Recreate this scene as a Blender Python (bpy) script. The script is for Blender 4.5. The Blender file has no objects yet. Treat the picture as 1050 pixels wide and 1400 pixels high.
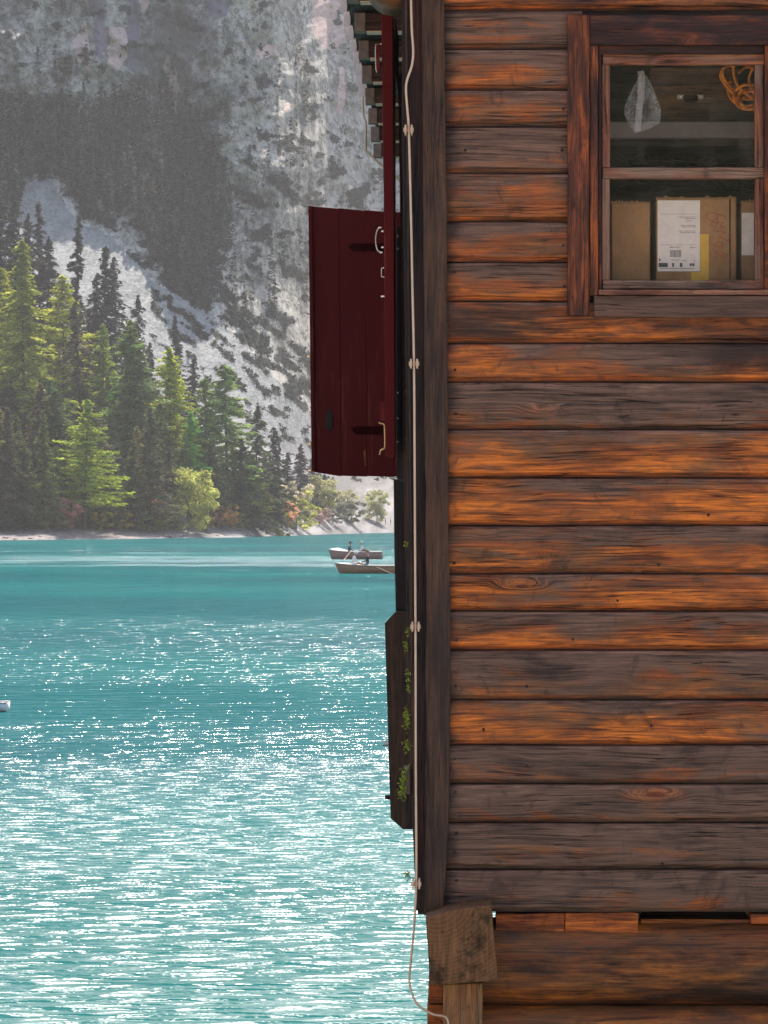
import bpy, bmesh, math, random
import numpy as np
from mathutils import Vector, Matrix

random.seed(7)
RNG = np.random.RandomState(11)
S = bpy.context.scene
COL = S.collection

# ------------------------------------------------------------------ camera
F = 4615.0            # focal length in photograph pixels (1050 px wide)
HX, HY = 640.0, 706.0  # vanishing point of the boathouse side / horizon
CAMZ = 4.0
cam_d = bpy.data.cameras.new('camera')
cam = bpy.data.objects.new('camera', cam_d)
COL.objects.link(cam)
cam.location = (0, 0, CAMZ)
cam.rotation_euler = (math.radians(90), 0, 0)
cam_d.sensor_fit = 'VERTICAL'
cam_d.sensor_height = 24
cam_d.lens = 24 * F / 1400
cam_d.shift_x = (525 - HX) / 1400
cam_d.shift_y = (HY - 700) / 1400
cam_d.clip_start = 0.5
cam_d.clip_end = 12000
cam_d.dof.use_dof = False
S.camera = cam

# ------------------------------------------------------------------ world, sun
SUN_EL, SUN_AZ = math.radians(50), math.radians(7)   # azimuth from +Y, negative = left
w = bpy.data.worlds.new('World'); S.world = w; w.use_nodes = True
nt = w.node_tree; nt.nodes.clear()
sky = nt.nodes.new('ShaderNodeTexSky'); sky.sky_type = 'NISHITA'; sky.sun_disc = False
sky.sun_elevation = SUN_EL; sky.sun_rotation = SUN_AZ; sky.altitude = 1500
sky.air_density = 1.0; sky.dust_density = 3.5; sky.ozone_density = 0.3
bg = nt.nodes.new('ShaderNodeBackground'); bg.inputs[1].default_value = 0.15
wo = nt.nodes.new('ShaderNodeOutputWorld')
nt.links.new(sky.outputs[0], bg.inputs[0]); nt.links.new(bg.outputs[0], wo.inputs[0])
sl = bpy.data.lights.new('sun', 'SUN'); sl.energy = 5.0; sl.angle = math.radians(0.55)
sl.color = (1, 0.95, 0.88)
sun = bpy.data.objects.new('sun', sl); COL.objects.link(sun)
sd = Vector((math.sin(SUN_AZ) * math.cos(SUN_EL), math.cos(SUN_AZ) * math.cos(SUN_EL), math.sin(SUN_EL)))
sun.rotation_euler = sd.to_track_quat('Z', 'Y').to_euler()
sun.location = sd * 50
S.view_settings.view_transform = 'Standard'
try: S.view_settings.look = 'None'
except Exception: pass
S.view_settings.gamma = 1; S.view_settings.use_curve_mapping = False
S.view_settings.exposure = 1.15
S.render.engine = 'CYCLES'
S.cycles.use_denoising = True
S.cycles.volume_bounces = 0
S.cycles.transparent_max_bounces = 12
S.cycles.max_bounces = 6

# ------------------------------------------------------------------ helpers
def P(px, py, Z):
    return ((px - HX) * Z / F, Z, CAMZ - (py - HY) * Z / F)

def tag(o, label=None, cat=None, group=None, kind=None):
    if label: o['label'] = label
    if cat: o['category'] = cat
    if group: o['group'] = group
    if kind: o['kind'] = kind
    return o

def wloc(o):
    v = Vector(o.location)
    p = o.parent
    while p:
        v = v + Vector(p.location); p = p.parent
    return v

def empty(name, loc, label=None, cat=None, group=None):
    o = bpy.data.objects.new(name, None); COL.objects.link(o)
    o.location = loc; o.empty_display_size = 0.2
    return tag(o, label, cat, group)

def mesh_obj(name, verts, faces, mat, parent=None, smooth=False, uvs=None, origin=None, mats=None, fm=None):
    """verts in world coordinates; origin = centre unless given"""
    V = np.asarray(verts, dtype=float).reshape(-1, 3)
    c = np.array(origin if origin is not None else (V.min(0) + V.max(0)) / 2)
    me = bpy.data.meshes.new(name)
    me.from_pydata((V - c).tolist(), [], faces if isinstance(faces, list) else faces.tolist())
    for m in (mats or [mat]): me.materials.append(m)
    if fm is not None: me.polygons.foreach_set('material_index', fm)
    if smooth: me.polygons.foreach_set('use_smooth', [True] * len(me.polygons))
    if uvs is not None:
        ul = me.uv_layers.new(name='uv')
        li = np.zeros(len(me.loops), dtype=np.int32); me.loops.foreach_get('vertex_index', li)
        ul.data.foreach_set('uv', np.asarray(uvs, dtype=np.float32)[li].ravel())
    me.update()
    o = bpy.data.objects.new(name, me); COL.objects.link(o)
    if parent is not None:
        o.parent = parent; c = c - np.array(wloc(parent))
    o.location = c.tolist()
    return o

class MB:
    def __init__(s): s.v = []; s.f = []; s.m = []
    def add(s, v, f, mi=0):
        n = len(s.v); s.v += [tuple(a) for a in v]; s.f += [tuple(i + n for i in q) for q in f]; s.m += [mi] * len(f)
    def box(s, x0, x1, y0, y1, z0, z1, mi=0):
        s.add([(x0,y0,z0),(x1,y0,z0),(x1,y1,z0),(x0,y1,z0),(x0,y0,z1),(x1,y0,z1),(x1,y1,z1),(x0,y1,z1)],
              [(0,3,2,1),(4,5,6,7),(0,1,5,4),(1,2,6,5),(2,3,7,6),(3,0,4,7)], mi)
    def tube(s, pts, r, n=8, mi=0, cap=True):
        pts = [Vector(p) for p in pts]; rs = r if isinstance(r, (list, tuple)) else [r] * len(pts)
        rings = []
        up = Vector((0.13, 0.9, 0.21)).normalized()
        for i, p in enumerate(pts):
            t = (pts[min(i + 1, len(pts) - 1)] - pts[max(i - 1, 0)])
            if t.length < 1e-9: t = Vector((0, 0, 1))
            t.normalize(); a = t.cross(up)
            if a.length < 1e-3: a = t.cross(Vector((1, 0, 0)))
            a.normalize(); b = t.cross(a)
            rings.append([p + (a * math.cos(k * 2 * math.pi / n) + b * math.sin(k * 2 * math.pi / n)) * rs[i] for k in range(n)])
        v = [q for rg in rings for q in rg]; f = []
        for i in range(len(rings) - 1):
            for k in range(n):
                f.append((i * n + k, i * n + (k + 1) % n, (i + 1) * n + (k + 1) % n, (i + 1) * n + k))
        if cap:
            f.append(tuple(range(n - 1, -1, -1))); f.append(tuple((len(rings) - 1) * n + k for k in range(n)))
        s.add(v, f, mi)
    def build(s, name, mat, parent=None, smooth=False, origin=None, mats=None, bevel=0):
        o = mesh_obj(name, s.v, s.f, mat, parent, smooth, origin=origin, mats=mats, fm=s.m if mats else None)
        if bevel: bevel_mesh(o, bevel)
        return o

def bevel_mesh(o, wd, seg=1):
    bm = bmesh.new(); bm.from_mesh(o.data)
    es = [e for e in bm.edges if len(e.link_faces) == 2 and e.calc_face_angle(0) > 0.6]
    bmesh.ops.bevel(bm, geom=es, offset=wd, segments=seg, affect='EDGES', profile=0.6)
    bm.to_mesh(o.data); bm.free()

def smooth_path(pts, sub=5):
    pts = [np.array(p, float) for p in pts]; out = []
    for i in range(len(pts) - 1):
        p0 = pts[max(i - 1, 0)]; p1 = pts[i]; p2 = pts[i + 1]; p3 = pts[min(i + 2, len(pts) - 1)]
        for k in range(sub):
            t = k / sub
            out.append(0.5 * ((2 * p1) + (-p0 + p2) * t + (2 * p0 - 5 * p1 + 4 * p2 - p3) * t * t + (-p0 + 3 * p1 - 3 * p2 + p3) * t ** 3))
    out.append(pts[-1]); return out

# numpy gradient noise
_perm = RNG.permutation(512); _perm = np.concatenate([_perm, _perm, _perm])
_g = RNG.uniform(0, 2 * np.pi, 512); _gx = np.cos(_g); _gy = np.sin(_g)
def pn(x, y):
    xi = np.floor(x).astype(int); yi = np.floor(y).astype(int); xf = x - xi; yf = y - yi
    def gr(ix, iy, dx, dy):
        h = _perm[_perm[ix & 511] + (iy & 511)] & 511
        return _gx[h] * dx + _gy[h] * dy
    u = xf ** 3 * (xf * (xf * 6 - 15) + 10); v = yf ** 3 * (yf * (yf * 6 - 15) + 10)
    a = gr(xi, yi, xf, yf); b = gr(xi + 1, yi, xf - 1, yf); c = gr(xi, yi + 1, xf, yf - 1); d = gr(xi + 1, yi + 1, xf - 1, yf - 1)
    return (a + (b - a) * u) * (1 - v) + (c + (d - c) * u) * v
def fbm(x, y, o=5, ridge=False, gain=0.5):
    s = 0; a = 1.0; n = 0
    for i in range(o):
        q = pn(x + 17.3 * i, y - 9.1 * i) * 1.5
        if ridge: q = 1 - 2 * np.abs(q)
        s = s + a * q; n += a; a *= gain; x = x * 2.03; y = y * 2.03
    return s / n
def fb1(x, y, **k): return float(fbm(np.array([float(x)]), np.array([float(y)]), **k)[0])

# ------------------------------------------------------------------ node helpers
class NT:
    def __init__(s, name):
        s.m = bpy.data.materials.new(name); s.m.use_nodes = True; s.t = s.m.node_tree; s.t.nodes.clear()
        s.out = s.n('ShaderNodeOutputMaterial')
    def n(s, typ, **kw):
        nd = s.t.nodes.new(typ)
        for k, v in kw.items(): setattr(nd, k, v)
        return nd
    def set(s, sock, v):
        if hasattr(v, 'links') or isinstance(v, bpy.types.NodeSocket): s.t.links.new(v, sock)
        elif v is not None:
            if hasattr(sock.default_value, '__len__') and not hasattr(v, '__len__'): v = [v] * len(sock.default_value)
            if hasattr(v, '__len__') and len(v) == 3 and len(sock.default_value) == 4: v = (*v, 1)
            sock.default_value = v
    def math(s, op, a, b=None, c=None, clamp=False):
        nd = s.n('ShaderNodeMath', operation=op, use_clamp=clamp)
        s.set(nd.inputs[0], a)
        if b is not None: s.set(nd.inputs[1], b)
        if c is not None: s.set(nd.inputs[2], c)
        return nd.outputs[0]
    def vmath(s, op, a, b=None):
        nd = s.n('ShaderNodeVectorMath', operation=op); s.set(nd.inputs[0], a)
        if b is not None: s.set(nd.inputs[1], b)
        return nd.outputs[0]
    def mapr(s, v, a, b, c=0.0, d=1.0, smooth=True):
        nd = s.n('ShaderNodeMapRange', interpolation_type='SMOOTHSTEP' if smooth else 'LINEAR')
        s.set(nd.inputs[0], v)
        for i, q in enumerate((a, b, c, d)): s.set(nd.inputs[i + 1], q)
        return nd.outputs[0]
    def noise(s, vec, scale=1.0, detail=4, rough=0.55, dist=0.0):
        nd = s.n('ShaderNodeTexNoise'); s.set(nd.inputs['Vector'], vec)
        s.set(nd.inputs['Scale'], scale); s.set(nd.inputs['Detail'], detail); s.set(nd.inputs['Roughness'], rough); s.set(nd.inputs['Distortion'], dist)
        return nd.outputs[0]
    def mix(s, f, a, b, blend='MIX'):
        nd = s.n('ShaderNodeMix', data_type='RGBA', blend_type=blend, clamp_factor=True)
        s.set(nd.inputs[0], f); s.set(nd.inputs[6], a); s.set(nd.inputs[7], b); return nd.outputs[2]
    def scale(s, vec, xyz): return s.vmath('MULTIPLY', vec, xyz)
    def objc(s): return s.n('ShaderNodeTexCoord').outputs['Object']
    def geo(s): return s.n('ShaderNodeNewGeometry').outputs['Position']
    def attr(s, name, typ='OBJECT'):
        nd = s.n('ShaderNodeAttribute', attribute_type=typ, attribute_name=name); return nd
    def bump(s, h, strength=0.3, dist=0.01, normal=None):
        nd = s.n('ShaderNodeBump'); s.set(nd.inputs['Height'], h); s.set(nd.inputs['Strength'], strength); s.set(nd.inputs['Distance'], dist)
        if normal is not None: s.set(nd.inputs['Normal'], normal)
        return nd.outputs[0]
    def bsdf(s, col, rough=0.7, spec=0.3, normal=None, metal=0.0, **kw):
        nd = s.n('ShaderNodeBsdfPrincipled')
        s.set(nd.inputs['Base Color'], col); s.set(nd.inputs['Roughness'], rough)
        s.set(nd.inputs['Specular IOR Level'], spec); s.set(nd.inputs['Metallic'], metal)
        if normal is not None: s.set(nd.inputs['Normal'], normal)
        for k, v in kw.items(): s.set(nd.inputs[k.replace('_', ' ')], v)
        s.t.links.new(nd.outputs[0], s.out.inputs[0]); return nd

def plain(name, col, rough=0.6, metal=0.0, spec=0.4, var=0.25, scale=30, bump=0.15):
    n = NT(name); c = n.objc()
    a = n.noise(c, scale, 5, 0.6); b = n.noise(c, scale * 6, 3, 0.6)
    k = n.math('ADD', n.math('MULTIPLY', a, 0.7), n.math('MULTIPLY', b, 0.3))
    g = n.mapr(k, 0.25, 0.75, 1 - var, 1 + var)
    vm = n.n('ShaderNodeVectorMath', operation='SCALE'); n.set(vm.inputs[0], col); n.set(vm.inputs[3], g)
    n.bsdf(vm.outputs[0], n.mapr(b, 0.3, 0.7, rough - 0.1, rough + 0.1), spec, n.bump(k, bump, 0.004), metal)
    return n.m

def wood(name, axis='X', grey=(0.160, 0.082, 0.053), tan=(0.22, 0.083, 0.031), orange=(0.66, 0.165, 0.016), dark=(0.014, 0.006, 0.005),
         warm0=0.4, dark0=0.35, plankv=False, knots=1.0, grain=1.0, rough=0.62):
    """weathered board: grain along the axis; 'warm' and 'age' per object change how much stain is left"""
    n = NT(name)
    c = n.objc(); rnd = n.n('ShaderNodeObjectInfo').outputs['Random']
    off = n.n('ShaderNodeCombineXYZ'); n.set(off.inputs[0], n.math('MULTIPLY', rnd, 37.0)); n.set(off.inputs[1], n.math('MULTIPLY', rnd, 91.0)); n.set(off.inputs[2], n.math('MULTIPLY', rnd, 53.0))
    if axis == 'Z':
        sp = n.n('ShaderNodeSeparateXYZ'); n.set(sp.inputs[0], c); cb = n.n('ShaderNodeCombineXYZ')
        n.set(cb.inputs[0], sp.outputs[2]); n.set(cb.inputs[1], sp.outputs[1]); n.set(cb.inputs[2], sp.outputs[0]); c = cb.outputs[0]
    elif axis == 'Y':
        sp = n.n('ShaderNodeSeparateXYZ'); n.set(sp.inputs[0], c); cb = n.n('ShaderNodeCombineXYZ')
        n.set(cb.inputs[0], sp.outputs[1]); n.set(cb.inputs[1], sp.outputs[0]); n.set(cb.inputs[2], sp.outputs[2]); c = cb.outputs[0]
    p = n.vmath('ADD', c, off.outputs[0])
    # wandering grain
    wob = n.noise(n.scale(p, (1.6, 1, 5)), 1.0, 2, 0.5)
    spz = n.n('ShaderNodeCombineXYZ'); n.set(spz.inputs[2], n.math('MULTIPLY', n.math('SUBTRACT', wob, 0.5), 0.05))
    pg = n.vmath('ADD', p, spz.outputs[0])
    # knots: stretched cells, only some of them
    vor = n.n('ShaderNodeTexVoronoi', feature='F1'); n.set(vor.inputs['Vector'], n.vmath('ADD', n.scale(p, (2.0, 3, 7.5)), (0.3, 0.1, 0.7))); n.set(vor.inputs['Scale'], 1.0); n.set(vor.inputs['Randomness'], 0.9)
    kd = vor.outputs['Distance']
    sc_ = n.n('ShaderNodeSeparateColor'); n.set(sc_.inputs[0], vor.outputs['Color'])
    pick = n.math('GREATER_THAN', sc_.outputs[0], 1 - 0.22 * knots)
    kd2 = n.math('ADD', kd, n.math('MULTIPLY', n.math('SUBTRACT', n.noise(p, 25, 2), 0.5), 0.06))
    kcore = n.math('MULTIPLY', n.mapr(kd2, 0.055, 0.1, 1, 0), pick)
    khalo = n.math('MULTIPLY', n.mapr(kd2, 0.08, 0.30, 1, 0), pick)
    rings = n.math('MULTIPLY', n.math('SINE', n.math('MULTIPLY', kd2, 170.0)), n.math('MULTIPLY', khalo, 0.25))
    bend = n.n('ShaderNodeCombineXYZ'); n.set(bend.inputs[2], n.math('MULTIPLY', khalo, 0.035))
    pg = n.vmath('ADD', pg, bend.outputs[0])
    g1 = n.noise(n.scale(pg, (4.0, 50, 190)), 1.0, 5, 0.7)
    g2 = n.noise(n.scale(pg, (9.0, 120, 420)), 1.0, 2, 0.6)
    g3 = n.noise(n.scale(pg, (1.2, 12, 34)), 1.0, 4, 0.6)
    g = n.math('ADD', n.math('ADD', n.math('MULTIPLY', g1, 0.45), n.math('MULTIPLY', g2, 0.25)), n.math('MULTIPLY', g3, 0.3))
    g = n.math('ADD', g, n.math('MULTIPLY', rings, 0.12))
    # patches of remaining stain
    big = n.noise(n.scale(pg, (2.6, 5, 10)), 1.0, 6, 0.6, 0.5)
    big2 = n.noise(n.vmath('ADD', n.scale(pg, (1.9, 4, 8)), (5, 2, 9)), 1.0, 6, 0.62, 0.4)
    warm = n.math('ADD', n.attr('warm').outputs['Fac'], warm0)
    age = n.math('ADD', n.attr('age').outputs['Fac'], dark0)
    wv = n.math('ADD', big, n.math('MULTIPLY', n.math('SUBTRACT', g, 0.5), 0.3))
    if plankv:
        uv = n.n('ShaderNodeUVMap'); uv.uv_map = 'uv'; su = n.n('ShaderNodeSeparateXYZ'); n.set(su.inputs[0], uv.outputs[0]); v = su.outputs[1]
        vv = n.math('ADD', v, n.math('MULTIPLY', n.math('SUBTRACT', n.noise(n.scale(p, (5, 5, 2)), 1.0, 3), 0.5), 0.35))
        wv = n.math('ADD', wv, n.mapr(vv, 0.05, 0.8, -0.08, 0.08))
    thr = n.math('SUBTRACT', 0.92, warm)
    wm = n.mapr(n.math('SUBTRACT', wv, thr), 0.0, 0.22)
    wm = n.math('MAXIMUM', wm, n.math('MULTIPLY', khalo, 0.45))
    fine = n.noise(n.vmath('ADD', n.scale(pg, (7, 40, 75)), (2, 7, 1)), 1.0, 5, 0.65)
    mid = n.noise(n.vmath('ADD', n.scale(pg, (4.5, 9, 26)), (8, 3, 4)), 1.0, 6, 0.65, 0.6)
    wm = n.math('MULTIPLY', wm, n.mapr(n.math('ADD', n.math('MULTIPLY', fine, 0.5), n.math('MULTIPLY', mid, 0.5)), 0.40, 0.56, 0.22, 1.0))
    tn = n.mapr(n.math('SUBTRACT', wv, thr), -0.12, 0.04)
    col = n.mix(tn, grey, tan)
    deep = tuple(a * b for a, b in zip(orange, (0.48, 0.42, 0.8)))
    col = n.mix(n.math('MULTIPLY', tn, n.mapr(n.noise(n.vmath('ADD', n.scale(pg, (3, 5, 19)), (1, 5, 7)), 1.0, 5, 0.6), 0.42, 0.58, 0, 0.75)), col, deep)
    col = n.mix(wm, col, n.mix(n.mapr(mid, 0.38, 0.6), tuple(a * b for a, b in zip(orange, (0.72, 0.68, 0.8))), orange))
    # dark stain streaks; on planks also painted seam and corner shade
    dv = n.math('ADD', big2, n.math('MULTIPLY', n.math('SUBTRACT', g, 0.5), -0.35))
    dthr = n.math('SUBTRACT', 1.0, age)
    dm = n.mapr(n.math('SUBTRACT', dv, dthr), -0.10, 0.13)
    streak = n.mapr(n.noise(n.vmath('ADD', n.scale(pg, (2.2, 20, 95)), (4, 1, 6)), 1.0, 4, 0.6), 0.56, 0.66)
    blot = n.math('MULTIPLY', n.mapr(n.noise(n.vmath('ADD', n.scale(p, (9, 9, 7)), (4, 1, 6)), 1.0, 6, 0.7, 0.8), 0.54, 0.68), 0.6)
    dm = n.math('MAXIMUM', dm, n.math('MAXIMUM', n.math('MULTIPLY', streak, 0.7), blot))
    if plankv:
        ln = n.math('MULTIPLY', n.mapr(n.math('ADD', v, n.math('MULTIPLY', n.math('SUBTRACT', mid, 0.5), 0.10)), 0.92, 0.965), 0.85)  # shade in the seams, painted along both plank edges
        ln = n.math('MAXIMUM', ln, n.mapr(v, 0.0, 0.03, 0.7, 0))
        dm = n.math('MAXIMUM', dm, ln)
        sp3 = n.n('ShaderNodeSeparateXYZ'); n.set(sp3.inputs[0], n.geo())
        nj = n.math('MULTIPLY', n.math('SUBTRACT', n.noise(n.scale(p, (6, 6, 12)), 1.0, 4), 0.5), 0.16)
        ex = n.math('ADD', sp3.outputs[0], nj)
        dm = n.math('MAXIMUM', dm, n.mapr(ex, -0.085, -0.02, 0.9, 0))  # corner board's shadow painted dark into the plank ends
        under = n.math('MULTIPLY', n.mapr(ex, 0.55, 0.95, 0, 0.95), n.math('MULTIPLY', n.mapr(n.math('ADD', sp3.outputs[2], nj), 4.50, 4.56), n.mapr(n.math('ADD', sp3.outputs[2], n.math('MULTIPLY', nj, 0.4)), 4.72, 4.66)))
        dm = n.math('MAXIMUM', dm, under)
        rim = n.mapr(vv, 0.10, 0.03)  # weathered grey rim, with a skylight highlight painted along the top edge
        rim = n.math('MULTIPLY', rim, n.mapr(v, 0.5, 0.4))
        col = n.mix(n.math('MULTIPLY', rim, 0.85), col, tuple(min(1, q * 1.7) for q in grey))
    col = n.mix(n.math('MULTIPLY', dm, 0.85), col, dark)
    col = n.mix(kcore, col, (0.16, 0.035, 0.012))
    g = n.math('ADD', n.math('MULTIPLY', g, 0.7), n.math('MULTIPLY', fine, 0.3))
    val = n.mapr(g, 0.37, 0.62, 1 - 0.70 * grain, 1 + 0.60 * grain, smooth=False)
    vm = n.n('ShaderNodeVectorMath', operation='SCALE'); n.set(vm.inputs[0], col); n.set(vm.inputs[3], val)
    col = vm.outputs[0]
    # cracks along the grain
    ck = n.noise(n.scale(pg, (1.3, 20, 75)), 1.0, 3, 0.5)
    crack = n.mapr(n.math('ABSOLUTE', n.math('SUBTRACT', ck, 0.5)), 0.0, 0.014, 1, 0)
    crack = n.math('MULTIPLY', crack, n.mapr(n.noise(n.scale(p, (2, 2, 5)), 1.0, 2), 0.48, 0.55))
    col = n.mix(n.math('MULTIPLY', crack, 0.85), col, tuple(q * 0.5 for q in dark))
    h = n.math('SUBTRACT', n.math('ADD', g, n.math('MULTIPLY', big, 0.4)), n.math('MULTIPLY', crack, 0.8))
    n.bsdf(col, n.mapr(g, 0.3, 0.7, rough + 0.1, rough - 0.12), 0.35, n.bump(h, 0.9 * grain, 0.006))
    return n.m

def endgrain(name, col=(0.20, 0.088, 0.036), c0=(0, 0, 0)):
    n = NT(name); c = n.vmath('ADD', n.objc(), c0)
    d = n.n('ShaderNodeVectorMath', operation='LENGTH'); cs = n.scale(c, (1, 0.15, 1.15)); n.set(d.inputs[0], cs); L = d.outputs['Value']
    L = n.math('ADD', L, n.math('MULTIPLY', n.noise(c, 9, 3), 0.02))
    r = n.math('SINE', n.math('MULTIPLY', L, 420.0)); r2 = n.noise(n.scale(c, (60, 60, 8)), 1, 4, 0.7)
    g = n.math('ADD', n.math('MULTIPLY', r, 0.05), r2)
    col = n.mix(n.mapr(n.noise(c, 8, 6, 0.7), 0.50, 0.66), col, tuple(q * 0.3 for q in col))
    col = n.mix(n.mapr(n.noise(n.vmath('ADD', c, (3, 3, 3)), 12, 3), 0.60, 0.72), col, (0.06, 0.035, 0.016))
    vm = n.n('ShaderNodeVectorMath', operation='SCALE'); n.set(vm.inputs[0], col); n.set(vm.inputs[3], n.mapr(g, 0.2, 0.8, 0.45, 1.35))
    n.bsdf(vm.outputs[0], 0.75, 0.25, n.bump(g, 0.6, 0.004)); return n.m

M = {}
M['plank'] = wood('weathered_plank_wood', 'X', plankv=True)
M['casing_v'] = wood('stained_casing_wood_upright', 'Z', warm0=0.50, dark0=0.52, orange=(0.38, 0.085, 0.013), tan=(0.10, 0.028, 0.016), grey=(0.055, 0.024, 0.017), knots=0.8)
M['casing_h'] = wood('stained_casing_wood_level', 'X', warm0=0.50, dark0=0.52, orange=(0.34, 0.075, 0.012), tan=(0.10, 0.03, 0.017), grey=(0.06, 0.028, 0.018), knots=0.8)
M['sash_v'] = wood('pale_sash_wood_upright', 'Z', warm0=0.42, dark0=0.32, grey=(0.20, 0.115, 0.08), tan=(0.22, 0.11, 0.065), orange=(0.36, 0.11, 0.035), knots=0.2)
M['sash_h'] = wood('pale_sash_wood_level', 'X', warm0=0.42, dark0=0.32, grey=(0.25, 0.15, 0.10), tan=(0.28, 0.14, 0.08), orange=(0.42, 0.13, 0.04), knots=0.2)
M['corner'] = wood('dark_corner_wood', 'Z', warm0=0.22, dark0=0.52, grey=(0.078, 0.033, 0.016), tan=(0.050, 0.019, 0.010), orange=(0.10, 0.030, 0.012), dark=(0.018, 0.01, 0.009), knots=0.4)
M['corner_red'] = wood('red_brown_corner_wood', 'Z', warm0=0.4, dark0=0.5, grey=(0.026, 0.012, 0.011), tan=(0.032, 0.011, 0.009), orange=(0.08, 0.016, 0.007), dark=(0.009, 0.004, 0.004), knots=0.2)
M['beam'] = wood('dark_beam_wood', 'X', warm0=0.45, dark0=0.46, grey=(0.10, 0.045, 0.024), tan=(0.17, 0.062, 0.018), orange=(0.46, 0.135, 0.016), dark=(0.010, 0.005, 0.004), knots=1.0, grain=0.8)
M['orange_wood'] = wood('orange_board_wood', 'X', warm0=0.66, dark0=0.42, orange=(0.52, 0.12, 0.012), tan=(0.26, 0.055, 0.012), knots=0.5)
M['post'] = wood('tan_post_wood', 'Z', warm0=0.44, dark0=0.3, grey=(0.22, 0.105, 0.045), tan=(0.30, 0.13, 0.045), orange=(0.50, 0.19, 0.04), knots=0.4)
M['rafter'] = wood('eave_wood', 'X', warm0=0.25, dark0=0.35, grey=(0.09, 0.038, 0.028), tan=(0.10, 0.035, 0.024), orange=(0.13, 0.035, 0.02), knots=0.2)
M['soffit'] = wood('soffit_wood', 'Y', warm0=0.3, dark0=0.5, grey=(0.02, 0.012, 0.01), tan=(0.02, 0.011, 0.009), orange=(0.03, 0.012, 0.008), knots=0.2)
M['log'] = wood('orange_log_wood', 'X', warm0=0.5, dark0=0.42, grey=(0.10, 0.045, 0.025), tan=(0.14, 0.05, 0.018), orange=(0.32, 0.085, 0.014), knots=0.3)
M['inside'] = wood('dark_interior_wood', 'X', warm0=0.3, dark0=0.5, grey=(0.07, 0.05, 0.04), tan=(0.08, 0.05, 0.035), orange=(0.10, 0.05, 0.02))
M['endgrain'] = endgrain('beam_end_grain', c0=(0.1, 0, -0.16))
M['rafter_end'] = plain('grey_rafter_end', (0.24, 0.165, 0.135), 0.8, var=0.35)
M['lit_underside'] = plain('water_lit_underside_paint', (0.80, 0.52, 0.36), 0.6, var=0.15)  # lake bounce on the rafter undersides, put into a pale colour
M['iron'] = plain('rusty_nail_iron', (0.03, 0.018, 0.014), 0.6, 0.4)
M['black_iron'] = plain('black_iron_strap', (0.006, 0.005, 0.005), 0.45, 0.3)
M['painted_iron'] = plain('painted_iron_strap', (0.030, 0.0025, 0.003), 0.8, 0.0, spec=0.05)
M['steel'] = plain('galvanised_steel', (0.62, 0.55, 0.47), 0.3, 0.9, var=0.15)
M['brass'] = plain('brass_hook', (0.75, 0.45, 0.2), 0.35, 0.9, var=0.2)
M['sheet'] = plain('pale_roof_sheet', (0.72, 0.60, 0.60), 0.7, 0.0, var=0.15, scale=9)
M['cable'] = plain('lightning_cable_metal', (0.66, 0.45, 0.32), 0.42, 0.25, var=0.12)
M['moss'] = plain('yellow_green_moss', (0.32, 0.36, 0.04), 0.95, 0, var=0.4, scale=60)

def red_paint():
    n = NT('oxblood_shutter_paint'); c = n.objc()
    g = n.noise(n.scale(c, (60, 60, 3)), 1, 4, 0.6); b = n.noise(n.scale(c, (6, 6, 1.4)), 1, 4)
    worn = n.mapr(n.math('ADD', n.math('MULTIPLY', g, 0.5), n.math('MULTIPLY', b, 0.5)), 0.55, 0.63)
    col = n.mix(b, (0.080, 0.0040, 0.0045), (0.125, 0.007, 0.007)); col = n.mix(n.math('MULTIPLY', worn, 0.55), col, (0.22, 0.05, 0.035))
    n.bsdf(col, 0.55, 0.12, n.bump(g, 0.3, 0.004)); return n.m
M['red'] = red_paint()

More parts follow.
